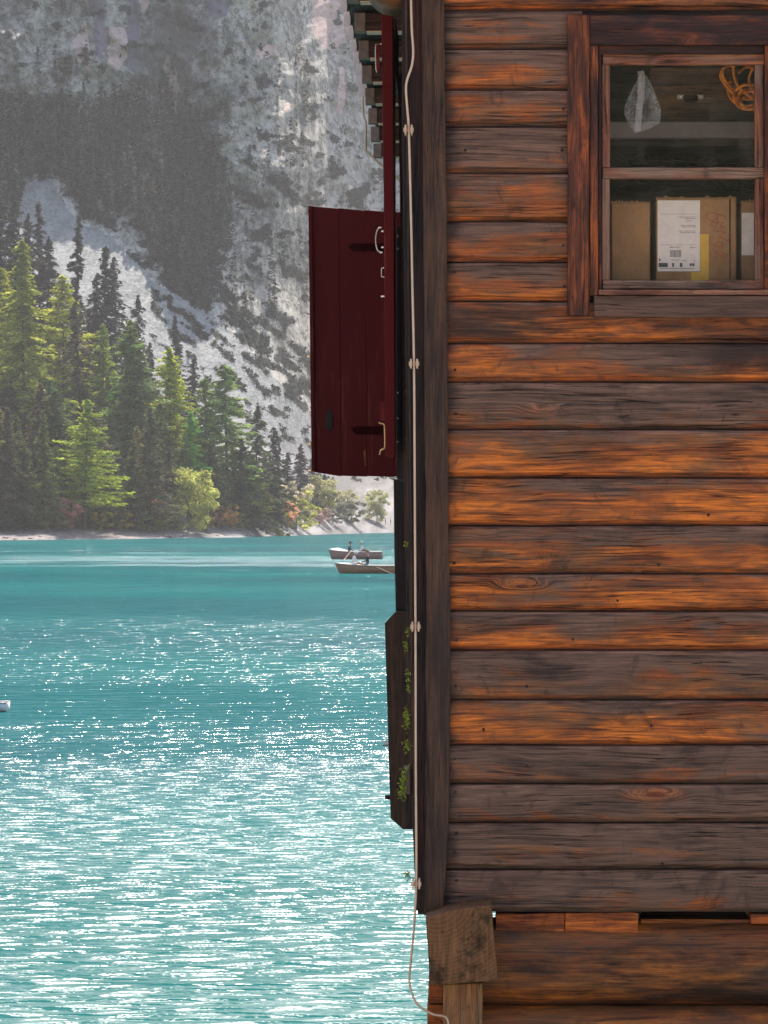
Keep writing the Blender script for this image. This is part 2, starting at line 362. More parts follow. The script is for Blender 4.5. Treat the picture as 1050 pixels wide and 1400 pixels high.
# ------------------------------------------------------------------ terrain
YU_X = [-1500, 0, 100, 200, 300, 340, 380, 420, 460, 500, 560, 640, 1900]
YU_Y = [742, 738.5, 737.6, 736.4, 735.0, 734.2, 733.0, 731.6, 730.2, 729.0, 728.0, 727.5, 727]
YS_X, YS_Y = YU_X, YU_Y
def shore_y(px): return np.interp(px, YS_X, YS_Y) + 0.5 * fbm(px / 45.0, px * 0 + 3.3, 3)
def depth(px, py):
    px = np.asarray(px, float); py = np.asarray(py, float)
    ys = shore_y(px); Ds = CAMZ * F / (ys - HY); e = HY - py; es = HY - ys
    D = np.where(e <= es, Ds * (1 + 0.002 * (e - es)), 0)
    yu = np.interp(px, YU_X, YU_Y); eb = HY - yu + 10.0; Db = CAMZ * F / (yu - HY) + 14
    D = np.where((e > es) & (e <= eb), Ds + (Db - Ds) * np.clip((e - es) / (eb - es), 0, 1), D)
    s1 = np.interp(px, [380, 450], [0.20, 0.12]) * F; D1 = lambda q: Db * (s1 - eb) / (s1 - q)
    e2 = 60 + 60 * np.clip((480 - px) / 200, 0, 1)
    D = np.where((e > eb) & (e <= e2), D1(e), D)
    s2 = np.interp(px, [300, 450], [0.52, 0.32]) * F; d2 = D1(e2); D2 = lambda q: d2 * (s2 - e2) / (s2 - q)
    e3 = np.interp(px, [-1500, 0, 60, 160, 300, 430, 1900], [470, 440, 420, 370, 270, 190, 170])
    e3 = np.maximum(e3, e2 + 20)
    D = np.where((e > e2) & (e <= e3), D2(e), D)
    s3 = 0.8 * F; d3 = D2(e3); D3 = lambda q: d3 * (s3 - e3) / (s3 - q)
    e4 = np.maximum(e3 + 60, np.interp(px, [-1500, 0, 240, 300, 400, 1900], [530, 530, 545, 460, 330, 300]))
    D = np.where((e > e3) & (e <= e4), D3(e), D)
    s4 = 4.0 * F; d4 = D3(e4)
    D4 = lambda q: d4 * (s4 - e4) / (s4 - q)
    D = np.where(e > e4, D4(np.minimum(e, 740)), D)
    s5 = 0.55 * F; D = np.where(e > 740, D4(740) * (s5 - 740) / (s5 - np.minimum(e, 1400)), D)
    # relief
    k = np.clip((e - e3) / 60, 0, 1); kc = np.clip((e - e4) / 80, 0, 1)
    rel = 3.5 * fbm(px / 120, py / 150 + 4, 3) * k
    rel = rel + kc * (12 * fbm(px / 170 + py / 400, py / 150 - px / 300, 3, ridge=True) + 5.0 * fbm((px * .8 + py * .5) / 48, (py * .8 - px * .55) / 70, 3, ridge=True, gain=.42))
    rel = rel + (0.4 * k + 0.6 * kc) * 1.3 * fbm(px / 15 - py / 30, py / 17 + px / 40, 3, ridge=True, gain=0.5)
    sc = np.clip((e - e2) / 30, 0, 1) * (1 - k)
    rel = rel + sc * (1.3 * fbm(px / 50 - py / 60, px / 45 + py / 50, 3) + 0.22 * fbm(px / 6, py / 4, 3))
    rel = rel + np.clip((e - eb) / 10, 0, 1) * 0.8 * fbm(px / 30, py / 25, 3)
    return D - rel

def Pg(px, py):
    D = depth(np.array([px]), np.array([py]))[0]; return P(px, py, D)

def inpoly(x, y, poly):
    ins = np.zeros(x.shape, bool); n = len(poly)
    for i in range(n):
        x0, y0 = poly[i]; x1, y1 = poly[(i + 1) % n]
        c = ((y0 > y) != (y1 > y)) & (x < (x1 - x0) * (y - y0) / (y1 - y0 + 1e-12) + x0); ins ^= c
    return ins
FOREST = [(-200,120),(0,140),(12,165),(55,150),(70,140),(105,150),(98,172),(130,190),(165,172),(240,165),(262,180),(294,210),(296,262),(318,300),(312,345),(290,372),(284,425),(250,405),(235,395),(190,330),(172,322),(150,312),(112,290),(92,262),(70,245),(40,250),(20,300),(-200,300)]
SCREE = [(-400,170),(0,165),(15,240),(60,240),(80,262),(105,300),(150,322),(180,350),(215,388),(260,412),(300,440),(340,478),(372,512),(402,545),(435,575),(470,600),(700,640),(700,735),(-400,745)]
GRASSY = [(-400,745),(-400,350),(60,480),(200,560),(360,650),(385,700),(385,728),(300,733)]
PINK = [[(118,20),(100,60),(108,88),(128,104),(122,60)],[(150,35),(172,40),(174,80),(160,98),(146,95)],[(228,70),(238,78),(246,128),(240,158),(220,172),(205,170),(218,150),(222,110)],[(425,0),(465,0),(474,55),(455,70),(432,60)],[(345,68),(378,60),(380,75),(350,82)],[(188,0),(205,0),(198,24)],[(238,20),(246,45),(240,50)],[(390,140),(398,145),(392,160)],[(312,380),(322,400),(312,432),(304,420)],[(464,95),(472,90),(470,160),(462,150)]]
PURPLE = [[(118,-40),(146,-40),(142,90),(132,80)],[(172,-40),(190,-40),(188,100),(176,95)],[(268,-40),(300,-40),(312,20),(290,25)]]
def build_terrain():
    fx = np.arange(-50, 626, 1.5); fy = np.arange(-45, 744, 1.5)
    cx = np.concatenate([np.arange(-1500, -50, 40), fx, np.arange(626, 1900, 40)])
    cy = np.concatenate([np.arange(-570, -45, 15), fy])
    X, T = np.meshgrid(cx, cy)
    # last rows follow the shoreline down under the water
    ys = shore_y(X[0]); Yp = T.copy()
    Yp = np.minimum(T, ys[None, :] + 6)
    lim = T > ys[None, :] + 6
    Yp[lim] = (ys[None, :] + 6 + (T - ys[None, :] - 6) * 0.2)[lim]
    D = depth(X, Yp)
    V = np.stack([(X - HX) * D / F, D, CAMZ - (Yp - HY) * D / F], -1)
    h, wd = X.shape
    idx = np.arange(h * wd).reshape(h, wd)
    faces = np.stack([idx[:-1, :-1], idx[1:, :-1], idx[1:, 1:], idx[:-1, 1:]], -1).reshape(-1, 4)
    me = bpy.data.meshes.new('mountain')
    me.vertices.add(h * wd); me.vertices.foreach_set('co', V.reshape(-1).astype(np.float32))
    me.loops.add(faces.size); me.loops.foreach_set('vertex_index', faces.ravel().astype(np.int32))
    me.polygons.add(len(faces)); me.polygons.foreach_set('loop_start', np.arange(0, faces.size, 4, dtype=np.int32))
    me.update(calc_edges=True)
    me.polygons.foreach_set('use_smooth', np.ones(len(faces), bool))
    # masks
    nx = X + 11 * fbm(X / 26, Yp / 26, 4); ny = Yp + 11 * fbm(X / 26 + 40, Yp / 26, 4)
    scree = (inpoly(nx, ny, SCREE)).astype(float)
    nx2 = X + 16 * fbm(X / 18, Yp / 18, 5); ny2 = Yp + 14 * fbm(X / 18 + 40, Yp / 18, 5)
    forest = inpoly(nx2, ny2, FOREST)
    patch = (inpoly(X + 20 * fbm(X / 25, Yp / 25 + 3, 4), Yp + 12 * fbm(X / 20, Yp / 20 + 9, 4), [(152,300),(176,278),(190,295),(188,322),(160,318)]) |
             inpoly(nx2, ny2, [(60,244),(80,250),(100,285),(120,310),(90,340),(70,300)]))
    forest &= ~patch
    shr = fbm(X / 34, Yp / 26, 5)
    slope_zone = np.clip((Yp - 90) / 160, 0, 1)
    dv = ((shr + 0.10 * slope_zone + 0.35 * fbm(X / 9, Yp / 7, 4)) > (0.30 - 0.06 * slope_zone)) & (scree < 0.5)
    # dwarf pine belts along the top of the scree
    dd = 388 + (X - 215) * 0.85 - Yp      # >0 above the scree edge
    belt = (dd > -85) & (dd < 75) & (X > 205) & (Yp > 330) & (fbm((X + 0.85 * Yp) / 42, (Yp - 0.7 * X) / 13, 5) + 0.0018 * (dd + 8) > 0.08)
    veg = ((forest & (fbm(X / 16, Yp / 11, 4) < 0.10)) | dv | belt).astype(float)
    grass = inpoly(nx, ny, GRASSY).astype(float)
    pink = np.zeros(X.shape)
    nx3 = X + 7 * fbm(X / 10, Yp / 16, 4); ny3 = Yp + 7 * fbm(X / 10 + 40, Yp / 16, 4)
    for p in PINK: pink = np.maximum(pink, inpoly(nx3, ny3, p).astype(float))
    purple = np.zeros(X.shape)
    for p in PURPLE: purple = np.maximum(purple, inpoly(nx3, ny3, p).astype(float))
    for nm, a in (('scree', scree), ('veg', veg), ('grass', grass), ('pink', pink), ('purple', purple)):
        # soften by one pixel
        b = a.copy()
        for _ in range(7): b[1:-1, 1:-1] = (b[1:-1, 1:-1] * 2 + b[:-2, 1:-1] + b[2:, 1:-1] + b[1:-1, :-2] + b[1:-1, 2:]) / 6
        at = me.attributes.new(nm, 'FLOAT', 'POINT'); at.data.foreach_set('value', b.ravel().astype(np.float32))
    n = NT('limestone_and_scree')
    pos = n.scale(n.geo(), (1, 0.16, 1))
    A = lambda q: n.attr(q, 'GEOMETRY').outputs['Fac']
    f1 = n.noise(n.scale(pos, (1, 1, 0.8)), 0.07, 8, 0.7, 0.0); f2 = n.noise(pos, 0.42, 7, 0.74, 0.0)
    f3 = n.noise(n.scale(pos, (1, 1, 0.35)), 0.2, 6, 0.7, 0.0); f0 = n.noise(n.scale(pos, (1, 1, 0.6)), 0.022, 4, 0.6, 0.0); f4 = n.noise(pos, 2.2, 4, 0.7)
    st = n.noise(pos, 0.35, 7, 0.7); st2 = n.noise(pos, 1.4, 4, 0.7)
    brk = n.math('ADD', n.math('MULTIPLY', n.math('SUBTRACT', f2, 0.5), 2.6), n.math('MULTIPLY', n.math('SUBTRACT', f4, 0.5), 2.2))
    def EM(q, lo=0.42, hi=0.58, amt=1.0): return n.mapr(n.math('ADD', A(q), n.math('MULTIPLY', brk, amt)), lo, hi)
    t = n.math('ADD', n.math('ADD', n.math('MULTIPLY', f1, 0.3), n.math('MULTIPLY', f2, 0.42)), n.math('ADD', n.math('MULTIPLY', f3, 0.10), n.math('MULTIPLY', f4, 0.18)))
    rock = n.mix(n.mapr(n.math('ADD', t, n.math('MULTIPLY', n.math('SUBTRACT', f0, 0.5), 0.30)), 0.40, 0.60), (0.18, 0.162, 0.138), (0.80, 0.715, 0.61))
    crk = n.math('ABSOLUTE', n.math('SUBTRACT', n.noise(n.scale(pos, (1, 1, 0.7)), 0.13, 8, 0.66, 0.0), 0.5))
    crk2 = n.math('ABSOLUTE', n.math('SUBTRACT', n.noise(n.scale(pos, (1, 1, 0.45)), 0.05, 8, 0.62, 0.0), 0.5))
    rock = n.mix(n.mapr(crk, 0.0, 0.022, 0.75, 0), rock, (0.07, 0.068, 0.06))
    rock = n.mix(n.mapr(crk2, 0.0, 0.025, 0.5, 0), rock, (0.085, 0.08, 0.07))
    rock = n.mix(n.mapr(f2, 0.38, 0.45, 0.6, 0), rock, (0.09, 0.09, 0.075))
    rock = n.mix(n.math('MULTIPLY', EM('pink', .35, .6, .3), n.mapr(f2, 0.35, 0.5, 0.35, 0.95)), rock, (0.84, 0.58, 0.51))
    rock = n.mix(n.math('MULTIPLY', EM('purple', .35, .6, .3), 0.8), rock, (0.22, 0.19, 0.25))
    scr = n.mix(n.mapr(n.math('ADD', n.math('MULTIPLY', st, 0.5), n.math('MULTIPLY', st2, 0.5)), 0.40, 0.58), (0.26, 0.25, 0.235), (0.42, 0.405, 0.38))
    scr = n.mix(n.mapr(f4, 0.33, 0.40, 0.5, 0), scr, (0.16, 0.15, 0.13))
    col = n.mix(EM('scree', 0.4, 0.6, 0.35), rock, scr)
    gcol = n.mix(n.mapr(st, 0.4, 0.6), (0.05, 0.05, 0.03), (0.13, 0.11, 0.07))
    col = n.mix(A('grass'), col, gcol)
    vcol = n.mix(n.mapr(st2, 0.35, 0.65), (0.018, 0.02, 0.016), (0.055, 0.055, 0.045))
    col = n.mix(EM('veg', 0.44, 0.58, 0.9), col, vcol)
    sep = n.n('ShaderNodeSeparateXYZ'); n.set(sep.inputs[0], n.geo())
    sand = n.mix(n.mapr(st2, 0.35, 0.65), (0.24, 0.195, 0.18), (0.38, 0.32, 0.30))
    zz = n.math('ADD', sep.outputs[2], n.math('MULTIPLY', n.math('SUBTRACT', st, 0.5), 2.5))
    col = n.mix(n.mapr(zz, 1.9, 1.2), col, sand)
    # gravel fan at the head of the lake
    col = n.mix(n.math('MULTIPLY', n.mapr(sep.outputs[0], -62, -50), n.mapr(sep.outputs[2], 26, 14)), col, n.mix(n.mapr(n.noise(n.scale(pos, (1, .15, 1)), 0.12, 4), 0.4, 0.6), (0.22, 0.20, 0.19), (0.40, 0.365, 0.35)))
    n.bsdf(col, 0.9, 0.1, n.bump(n.math('ADD', f2, n.math('MULTIPLY', f4, 0.6)), 0.9, 1.2))
    me.materials.append(n.m)
    o = bpy.data.objects.new('mountain', me); COL.objects.link(o); tag(o, kind='structure')
    return forest, belt, dv, X, Yp, D
forest, belt, dv, GX, GY, GD = build_terrain()

# unseen hills close the valley; those behind raised to darken the window's reflection
def build_hills():
    v, f = [], []; nr, na = 14, 60
    a0, a1 = math.radians(18), math.radians(342)
    for i in range(na + 1):
        a = a0 + (a1 - a0) * i / na
        side = abs(math.sin(a)); back = max(0, -math.cos(a))
        R0 = 900 - 650 * back if math.cos(a) < 0 else 900
        R0 = 900 * (1 - back) + 190 * back
        H = 420 * (1 - back) + 120 * back
        for j in range(nr):
            t = j / (nr - 1); r = R0 + t * (500 * (1 - back) + 260 * back)
            z = -2 + H * t ** 1.1 * (1 + 0.25 * fb1(i * 0.4, j * 0.3)) + 12 * fb1(i * 0.9 + 5, j * 0.8) * t
            v.append((math.sin(a) * r, math.cos(a) * r, z))
    for i in range(na):
        for j in range(nr - 1):
            q = i * nr + j; f.append((q, q + 1, q + nr + 1, q + nr))
    n = NT('wooded_hillside'); p = n.geo(); s = n.noise(p, 0.06, 8, 0.7)
    n.bsdf(n.mix(n.mapr(s, 0.35, 0.65), (0.02, 0.03, 0.015), (0.11, 0.12, 0.06)), 0.95, 0.1, n.bump(s, 1, 8))
    tag(mesh_obj('hills', v, f, n.m, smooth=True, origin=(0, 0, 0)), kind='structure')
build_hills()

def build_near_shore():  # unseen gravel shore, added to bounce warm light onto the wall
    v, f = [], []; xs = np.linspace(-120, 120, 49); ysr = np.array([14, 11, 9, 7, 4, 0, -5, -12, -25, -50, -100, -260])
    for y in ysr:
        for x in xs:
            z = np.interp(y, [-260, -100, -50, -12, 4, 14], [12, 6, 3.4, 1.9, 0.5, -1.3]) + 0.15 * fb1(x * 0.2, y * 0.2)
            v.append((x, y, float(z)))
    nx = len(xs)
    for j in range(len(ysr) - 1):
        for i in range(nx - 1): q = j * nx + i; f.append((q, q + nx, q + nx + 1, q + 1))
    n = NT('pale_gravel_beach'); p = n.geo(); s = n.noise(p, 9, 6, 0.7)
    n.bsdf(n.mix(n.mapr(s, 0.35, 0.65), (0.38, 0.33, 0.28), (0.62, 0.55, 0.48)), 0.9, 0.2, n.bump(s, 0.6, 0.05))
    tag(mesh_obj('beach', v, f, n.m, smooth=True, origin=(0, 0, 0)), kind='structure')
build_near_shore()

# ------------------------------------------------------------------ lake
def build_lake():
    n = NT('turquoise_lake_water'); p = n.geo()
    sep = n.n('ShaderNodeSeparateXYZ'); n.set(sep.inputs[0], p); Y = sep.outputs[1]
    wn = n.noise(n.scale(p, (0.012, 0.045, 1)), 1.0, 4, 0.6)
    wn2 = n.noise(n.scale(p, (0.10, 0.16, 1)), 1.0, 3, 0.6)
    # wind: gust bands across the lake (position = log of distance, jittered)
    ly = n.math('LOGARITHM', n.math('MAXIMUM', n.math('ADD', Y, 1.0), 5.0), 2.718281828)
    lj = n.math('ADD', ly, n.math('ADD', n.math('MULTIPLY', n.math('SUBTRACT', wn, 0.5), 0.8), n.math('MULTIPLY', n.math('SUBTRACT', wn2, 0.5), 0.45)))
    cr = n.n('ShaderNodeValToRGB'); cr.color_ramp.interpolation = 'EASE'
    stops = [(22, 1), (29, 1), (33, .76), (37, .70), (41, 1), (50, .96), (58, .50), (66, .30), (76, .26), (90, .42), (120, .36), (150, .24), (190, .18), (235, .13), (285, .18), (300, .9), (330, .8), (345, .16), (700, .12)]
    els = cr.color_ramp.elements
    lo, hi = math.log(20), math.log(800)
    for i, (d, a) in enumerate(stops):
        t = (math.log(d) - lo) / (hi - lo)
        e = els[i] if i < 2 else els.new(t)
        e.position = t; e.color = (a, a, a, 1)
    n.set(cr.inputs[0], n.math('DIVIDE', n.math('SUBTRACT', lj, lo), hi - lo))
    amp = cr.outputs[0]
    jit = n.n('ShaderNodeTexNoise'); n.set(jit.inputs['Vector'], n.scale(p, (0.9, 1.4, 1))); jit.inputs['Scale'].default_value = 1.6; jit.inputs['Detail'].default_value = 4
    def ripples(sc, seed, dj):
        q = n.vmath('ADD', n.vmath('ADD', p, (seed, seed * 2, 0)), n.scale(n.vmath('SUBTRACT', jit.outputs[1], (0.5, 0.5, 0.5)), (dj, dj, 0)))
        v = n.n('ShaderNodeTexVoronoi', feature='SMOOTH_F1', voronoi_dimensions='2D'); n.set(v.inputs['Vector'], n.scale(q, (0.42, 1.35, 1))); v.inputs['Scale'].default_value = sc; v.inputs['Smoothness'].default_value = 0.18
        return n.math('DIVIDE', v.outputs['Distance'], sc)
    r1 = ripples(3.2, 3.0, 0.35); r2 = ripples(1.05, 11.0, 0.9); r3 = ripples(0.36, 21.0, 2.0)
    w1 = n.noise(n.scale(p, (0.7, 1.15, 1)), 4.5, 3, 0.6, 0.3)
    w2 = n.noise(n.scale(p, (0.5, 1.2, 1)), 0.9, 4, 0.55, 0.2)
    h = n.math('ADD', n.math('MULTIPLY', r1, n.mapr(Y, 45, 110, 0.46, 0.0)), n.math('MULTIPLY', r2, n.mapr(Y, 30, 90, 0.10, 0.30)))
    h = n.math('ADD', h, n.math('MULTIPLY', r3, n.mapr(Y, 120, 300, 0.0, 0.35)))
    h = n.math('ADD', h, n.math('ADD', n.math('MULTIPLY', w1, 0.05), n.math('MULTIPLY', w2, 0.10)))
    nb = n.n('ShaderNodeBump'); n.set(nb.inputs['Height'], h); n.set(nb.inputs['Strength'], 1.0); n.set(nb.inputs['Distance'], n.math('MULTIPLY', amp, 1.5))
    deep = n.noise(n.scale(p, (0.02, 0.02, 1)), 1.0, 3, 0.5)
    col = n.mix(n.mapr(deep, 0.35, 0.65), (0.003, 0.068, 0.076), (0.004, 0.100, 0.098))
    col = n.mix(n.mapr(Y, 24, 60, 0.6, 0), col, (0.006, 0.105, 0.082))
    lw = n.n('ShaderNodeLayerWeight'); lw.inputs[0].default_value = 0.5; n.set(lw.inputs['Normal'], nb.outputs[0])
    fr = n.math('ADD', 0.07, n.math('MULTIPLY', n.math('POWER', lw.outputs['Facing'], 5.0), 0.18))
    df = n.n('ShaderNodeBsdfDiffuse'); n.set(df.inputs[0], col)
    gs = n.n('ShaderNodeBsdfGlossy'); n.set(gs.inputs['Roughness'], n.math('ADD', 0.06, n.math('MULTIPLY', amp, n.mapr(Y, 30, 62, 0.31, 0.19)))); n.set(gs.inputs['Normal'], nb.outputs[0])
    mx = n.n('ShaderNodeMixShader'); n.set(mx.inputs[0], fr); n.t.links.new(df.outputs[0], mx.inputs[1]); n.t.links.new(gs.outputs[0], mx.inputs[2]); n.t.links.new(mx.outputs[0], n.out.inputs[0])
    v = [(-2600, -300, 0), (2600, -300, 0), (2600, 1500, 0), (-2600, 1500, 0)]
    tag(mesh_obj('lake_water', v, [(0, 1, 2, 3)], n.m, origin=(0, 0, 0)), kind='structure')
build_lake()

# ------------------------------------------------------------------ trees
def leaf_mat(name, trans=0.35):
    n = NT(name); c = n.n('ShaderNodeObjectInfo').outputs['Color']
    at = n.attr('shade', 'GEOMETRY').outputs['Fac']
    ns = n.noise(n.geo(), 0.7, 3, 0.6)
    vm = n.n('ShaderNodeVectorMath', operation='SCALE'); n.set(vm.inputs[0], c); n.set(vm.inputs[3], n.math('MULTIPLY', n.mapr(at, 0, 1, 0.45, 1.5, False), n.mapr(ns, 0.3, 0.7, 0.7, 1.3)))
    d = n.n('ShaderNodeBsdfDiffuse'); n.set(d.inputs[0], vm.outputs[0])
    t = n.n('ShaderNodeBsdfTranslucent'); n.set(t.inputs[0], vm.outputs[0])
    mx = n.n('ShaderNodeMixShader'); mx.inputs[0].default_value = trans
    n.t.links.new(d.outputs[0], mx.inputs[1]); n.t.links.new(t.outputs[0], mx.inputs[2]); n.t.links.new(mx.outputs[0], n.out.inputs[0])
    return n.m
M['needle'] = leaf_mat('conifer_needles', 0.4); M['leaf'] = leaf_mat('broad_leaves', 0.55)
M['bark'] = plain('grey_brown_bark', (0.11, 0.085, 0.075), 0.9, scale=3, var=0.4)

def quads_mesh(name, C, A, B, shade, mat):
    """C centres (n,3), A,B half vectors (n,3)"""
    n = len(C); V = np.stack([C - A - B, C + A - B * 0.6, C + A * 0.9 + B, C - A * 0.8 + B * 0.7], 1).reshape(-1, 3)
    me = bpy.data.meshes.new(name); me.vertices.add(4 * n); me.vertices.foreach_set('co', V.ravel().astype(np.float32))
    me.loops.add(4 * n); me.loops.foreach_set('vertex_index', np.arange(4 * n, dtype=np.int32))
    me.polygons.add(n); me.polygons.foreach_set('loop_start', np.arange(0, 4 * n, 4, dtype=np.int32)); me.update(calc_edges=True)
    at = me.attributes.new('shade', 'FLOAT', 'POINT'); at.data.foreach_set('value', np.repeat(shade, 4).astype(np.float32))
    me.materials.append(mat); return me

def conifer_mesh(seed, wide=0.17, nb=170, droop=0.35, sparse=0.0, leaf=0.011, low=0.12, larch=False):
    """unit height crown"""
    r = np.random.RandomState(seed); C, A, B, S_ = [], [], [], []
    gaps = r.uniform(0, 1, 5)
    for i in range(nb):
        t = low + (1 - low) * (i + r.uniform()) / nb
        env = wide * ((1 - t) / (1 - low)) ** (0.75 if not larch else 0.6) * (0.55 + 0.75 * r.uniform()) + 0.006
        if larch: env *= 0.93 + 0.14 * math.sin(t * 23 + seed)**2
        if r.uniform() < sparse: env *= 0.3
        a = r.uniform(0, 2 * math.pi); env *= 1 + 0.28 * math.sin(a * 2 + t * 9 + seed) * math.sin(t * 13 + seed * 3)
        d = np.array([math.cos(a), math.sin(a), 0]); sd_ = np.array([-d[1], d[0], 0])
        bs = r.uniform(0.15, 0.85); m = max(8, int((84 if larch else 80) * (env / wide) ** 0.8))
        s = r.uniform(0.08, 1, m) ** 0.8
        up = 0.25 if t > 0.8 else 0.0
        z = t + env * (up * s - droop * s ** 1.6 + 0.12 * s ** 4)
        sidew = r.normal(0, 0.16, m) * env * (1.15 - s)
        hang = -np.abs(r.normal(0, 0.012 if not larch else 0.008, m))
        c = d[None] * (env * s)[:, None] + sd_[None] * sidew[:, None]; c[:, 2] = z + hang + r.normal(0, 0.002, m)
        ll = leaf * r.uniform(0.5, 1.3, m)
        da = d[None] * ll[:, None] + sd_[None] * (ll * r.normal(0, 0.7, m))[:, None]; da[:, 2] -= ll * r.uniform(0, 0.7, m)
        db = sd_[None] * (ll * 0.30)[:, None] + r.normal(0, 0.3, (m, 3)) * ll[:, None]; db[:, 2] += ll * 0.18
        C.append(c); A.append(da); B.append(db); S_.append(np.clip(bs + r.normal(0, 0.18, m), 0, 1))
    return quads_mesh('crown', np.concatenate(C), np.concatenate(A), np.concatenate(B), np.concatenate(S_), M['needle'])

def broad_mesh(seed, nclump=34, aspect=0.8, leaf=0.02, n_leaf=110):
    r = np.random.RandomState(seed); C, A, B, S_ = [], [], [], []
    for i in range(nclump):
        a = r.uniform(0, 2 * math.pi); zz = 0.07 + 0.87 * r.uniform() ** 0.9
        rad = 0.5 * aspect * math.sqrt(max(0.03, 1 - ((zz - 0.5) / 0.54) ** 2)) * r.uniform(0.3, 1)
        cc = np.array([math.cos(a) * rad, math.sin(a) * rad, zz]); rr = r.uniform(0.06, 0.13)
        q = r.normal(0, 1, (n_leaf, 3)); q /= np.linalg.norm(q, axis=1)[:, None]; q *= (rr * r.uniform(0.4, 1.1, n_leaf))[:, None]; q[:, 2] *= 0.75
        ll = leaf * r.uniform(0.5, 1.2, n_leaf)
        C.append(cc + q); A.append(r.normal(0, 0.7, (n_leaf, 3)) * ll[:, None]); B.append(r.normal(0, 0.5, (n_leaf, 3)) * ll[:, None])
        S_.append(np.clip(r.uniform(0.2, 0.8) + r.normal(0, 0.15, n_leaf), 0, 1))
    return quads_mesh('crown', np.concatenate(C), np.concatenate(A), np.concatenate(B), np.concatenate(S_), M['leaf'])

def trunk_mesh(seed, r0=0.011, h=0.97, limbs=16, n=6, spread=0.08, low=0.15, broad=False):
    r = random.Random(seed); mb = MB()
    if not broad:
        mb.tube([(r.uniform(-1, 1) * 0.004 * (k > 0), r.uniform(-1, 1) * 0.004 * (k > 0), -0.03 + (h + 0.03) * k / 6) for k in range(7)], [r0 * (1 - k / 6.6) for k in range(7)], n)
        for i in range(limbs):
            t = low * 0.4 + (0.85 - low * 0.4) * i / limbs; a = r.uniform(0, 6.28); L = spread * (1 - t) * r.uniform(0.7, 1.5)
            mb.tube([(0, 0, t), (math.cos(a) * L * .5, math.sin(a) * L * .5, t - L * .05), (math.cos(a) * L, math.sin(a) * L, t - L * 0.25)], [r0 * 0.25, r0 * 0.18, r0 * 0.06], 3)
    else:
        mb.tube([(0, 0, -0.05), (0.01, 0, 0.2), (0, 0.01, 0.42)], [r0 * 1.6, r0 * 1.2, r0 * 0.8], n)
        for i in range(9):
            a = i * 2.4; L = r.uniform(0.2, 0.36)
            mb.tube([(0, 0, 0.12 + 0.03 * i), (math.cos(a) * L * .5, math.sin(a) * L * .5, 0.3 + 0.04 * i), (math.cos(a) * L, math.sin(a) * L, 0.45 + 0.05 * i)], [r0 * .6, r0 * .4, r0 * .12], 4)
    me = bpy.data.meshes.new('trunk'); me.from_pydata(mb.v, [], mb.f); me.materials.append(M['bark']); return me

CR = {
 'larch': [conifer_mesh(s, wide=wd_, nb=260, droop=dr_, sparse=sp_, leaf=0.0075, low=lo_, larch=True) for s, wd_, dr_, sp_, lo_ in ((1, .17, .3, .1, .1), (2, .21, .15, .3, .2), (3, .15, .4, .2, .06), (21, .19, .1, .2, .14), (22, .16, .25, .4, .25))],
 'spruce': [conifer_mesh(s, wide=wd, nb=210, droop=0.3 + s % 3 * 0.15, sparse=sp_, leaf=0.008, low=0.04) for s, wd, sp_ in ((4, 0.15, .1), (5, 0.18, .25), (6, 0.135, .15), (23, .16, .4), (24, .14, .3))],
 'thin': [conifer_mesh(s, wide=0.085, nb=95, droop=0.45, sparse=0.45, leaf=0.009, low=0.25) for s in (7, 8)],
 'shrub': [broad_mesh(s, 40, 1.25, 0.022) for s in (9, 10)],
 'broad': [broad_mesh(s, 60, 0.8, 0.015, 150) for s in (11, 12)],
}
TR = {k: [trunk_mesh(i, 0.0105 if k != 'thin' else 0.008, broad=k in ('shrub', 'broad')) for i in range(len(v))] for k, v in CR.items()}
NAMES = {'larch': 'larch_tree', 'spruce': 'spruce_tree', 'thin': 'bare_spruce_tree', 'shrub': 'shrub', 'broad': 'leafy_tree'}
CATS = {'shrub': 'shrub'}
def tree(kind, px, by, ty, tint, label, group=None, wide=1.0, dD=0.0):
    base = Vector(Pg(px, by)); D = base.y
    if kind in ('larch', 'spruce'): wide *= 1.22
    fk = min(1.7 if kind == 'shrub' else 1.35 if kind == 'broad' else 1.2, 0.75 / max(tint)); tint = tuple(q * fk for q in tint)
    hgt = (by - ty) * D / F
    e = empty(NAMES[kind], base, label, CATS.get(kind, 'tree'), group)
    k = random.randrange(len(CR[kind])); rz = random.uniform(0, 6.28)
    for nm, me in (('trunk', TR[kind][k]), ('crown', CR[kind][k])):
        o = bpy.data.objects.new(nm, me); COL.objects.link(o); o.parent = e
        o.rotation_euler = (0.03 * math.sin(px), 0.03 * math.cos(px * 3), rz); o.scale = (hgt * wide, hgt * wide, hgt); o.color = (*tint, 1)
    return e
YG = (0.37, 0.37, 0.05); LG = (0.20, 0.30, 0.06); BG = (0.17, 0.36, 0.085); OL = (0.17, 0.18, 0.06); DK = (0.095, 0.11, 0.05); MG = (0.10, 0.14, 0.05); BR = (0.13, 0.11, 0.065); GR = (0.075, 0.072, 0.06)
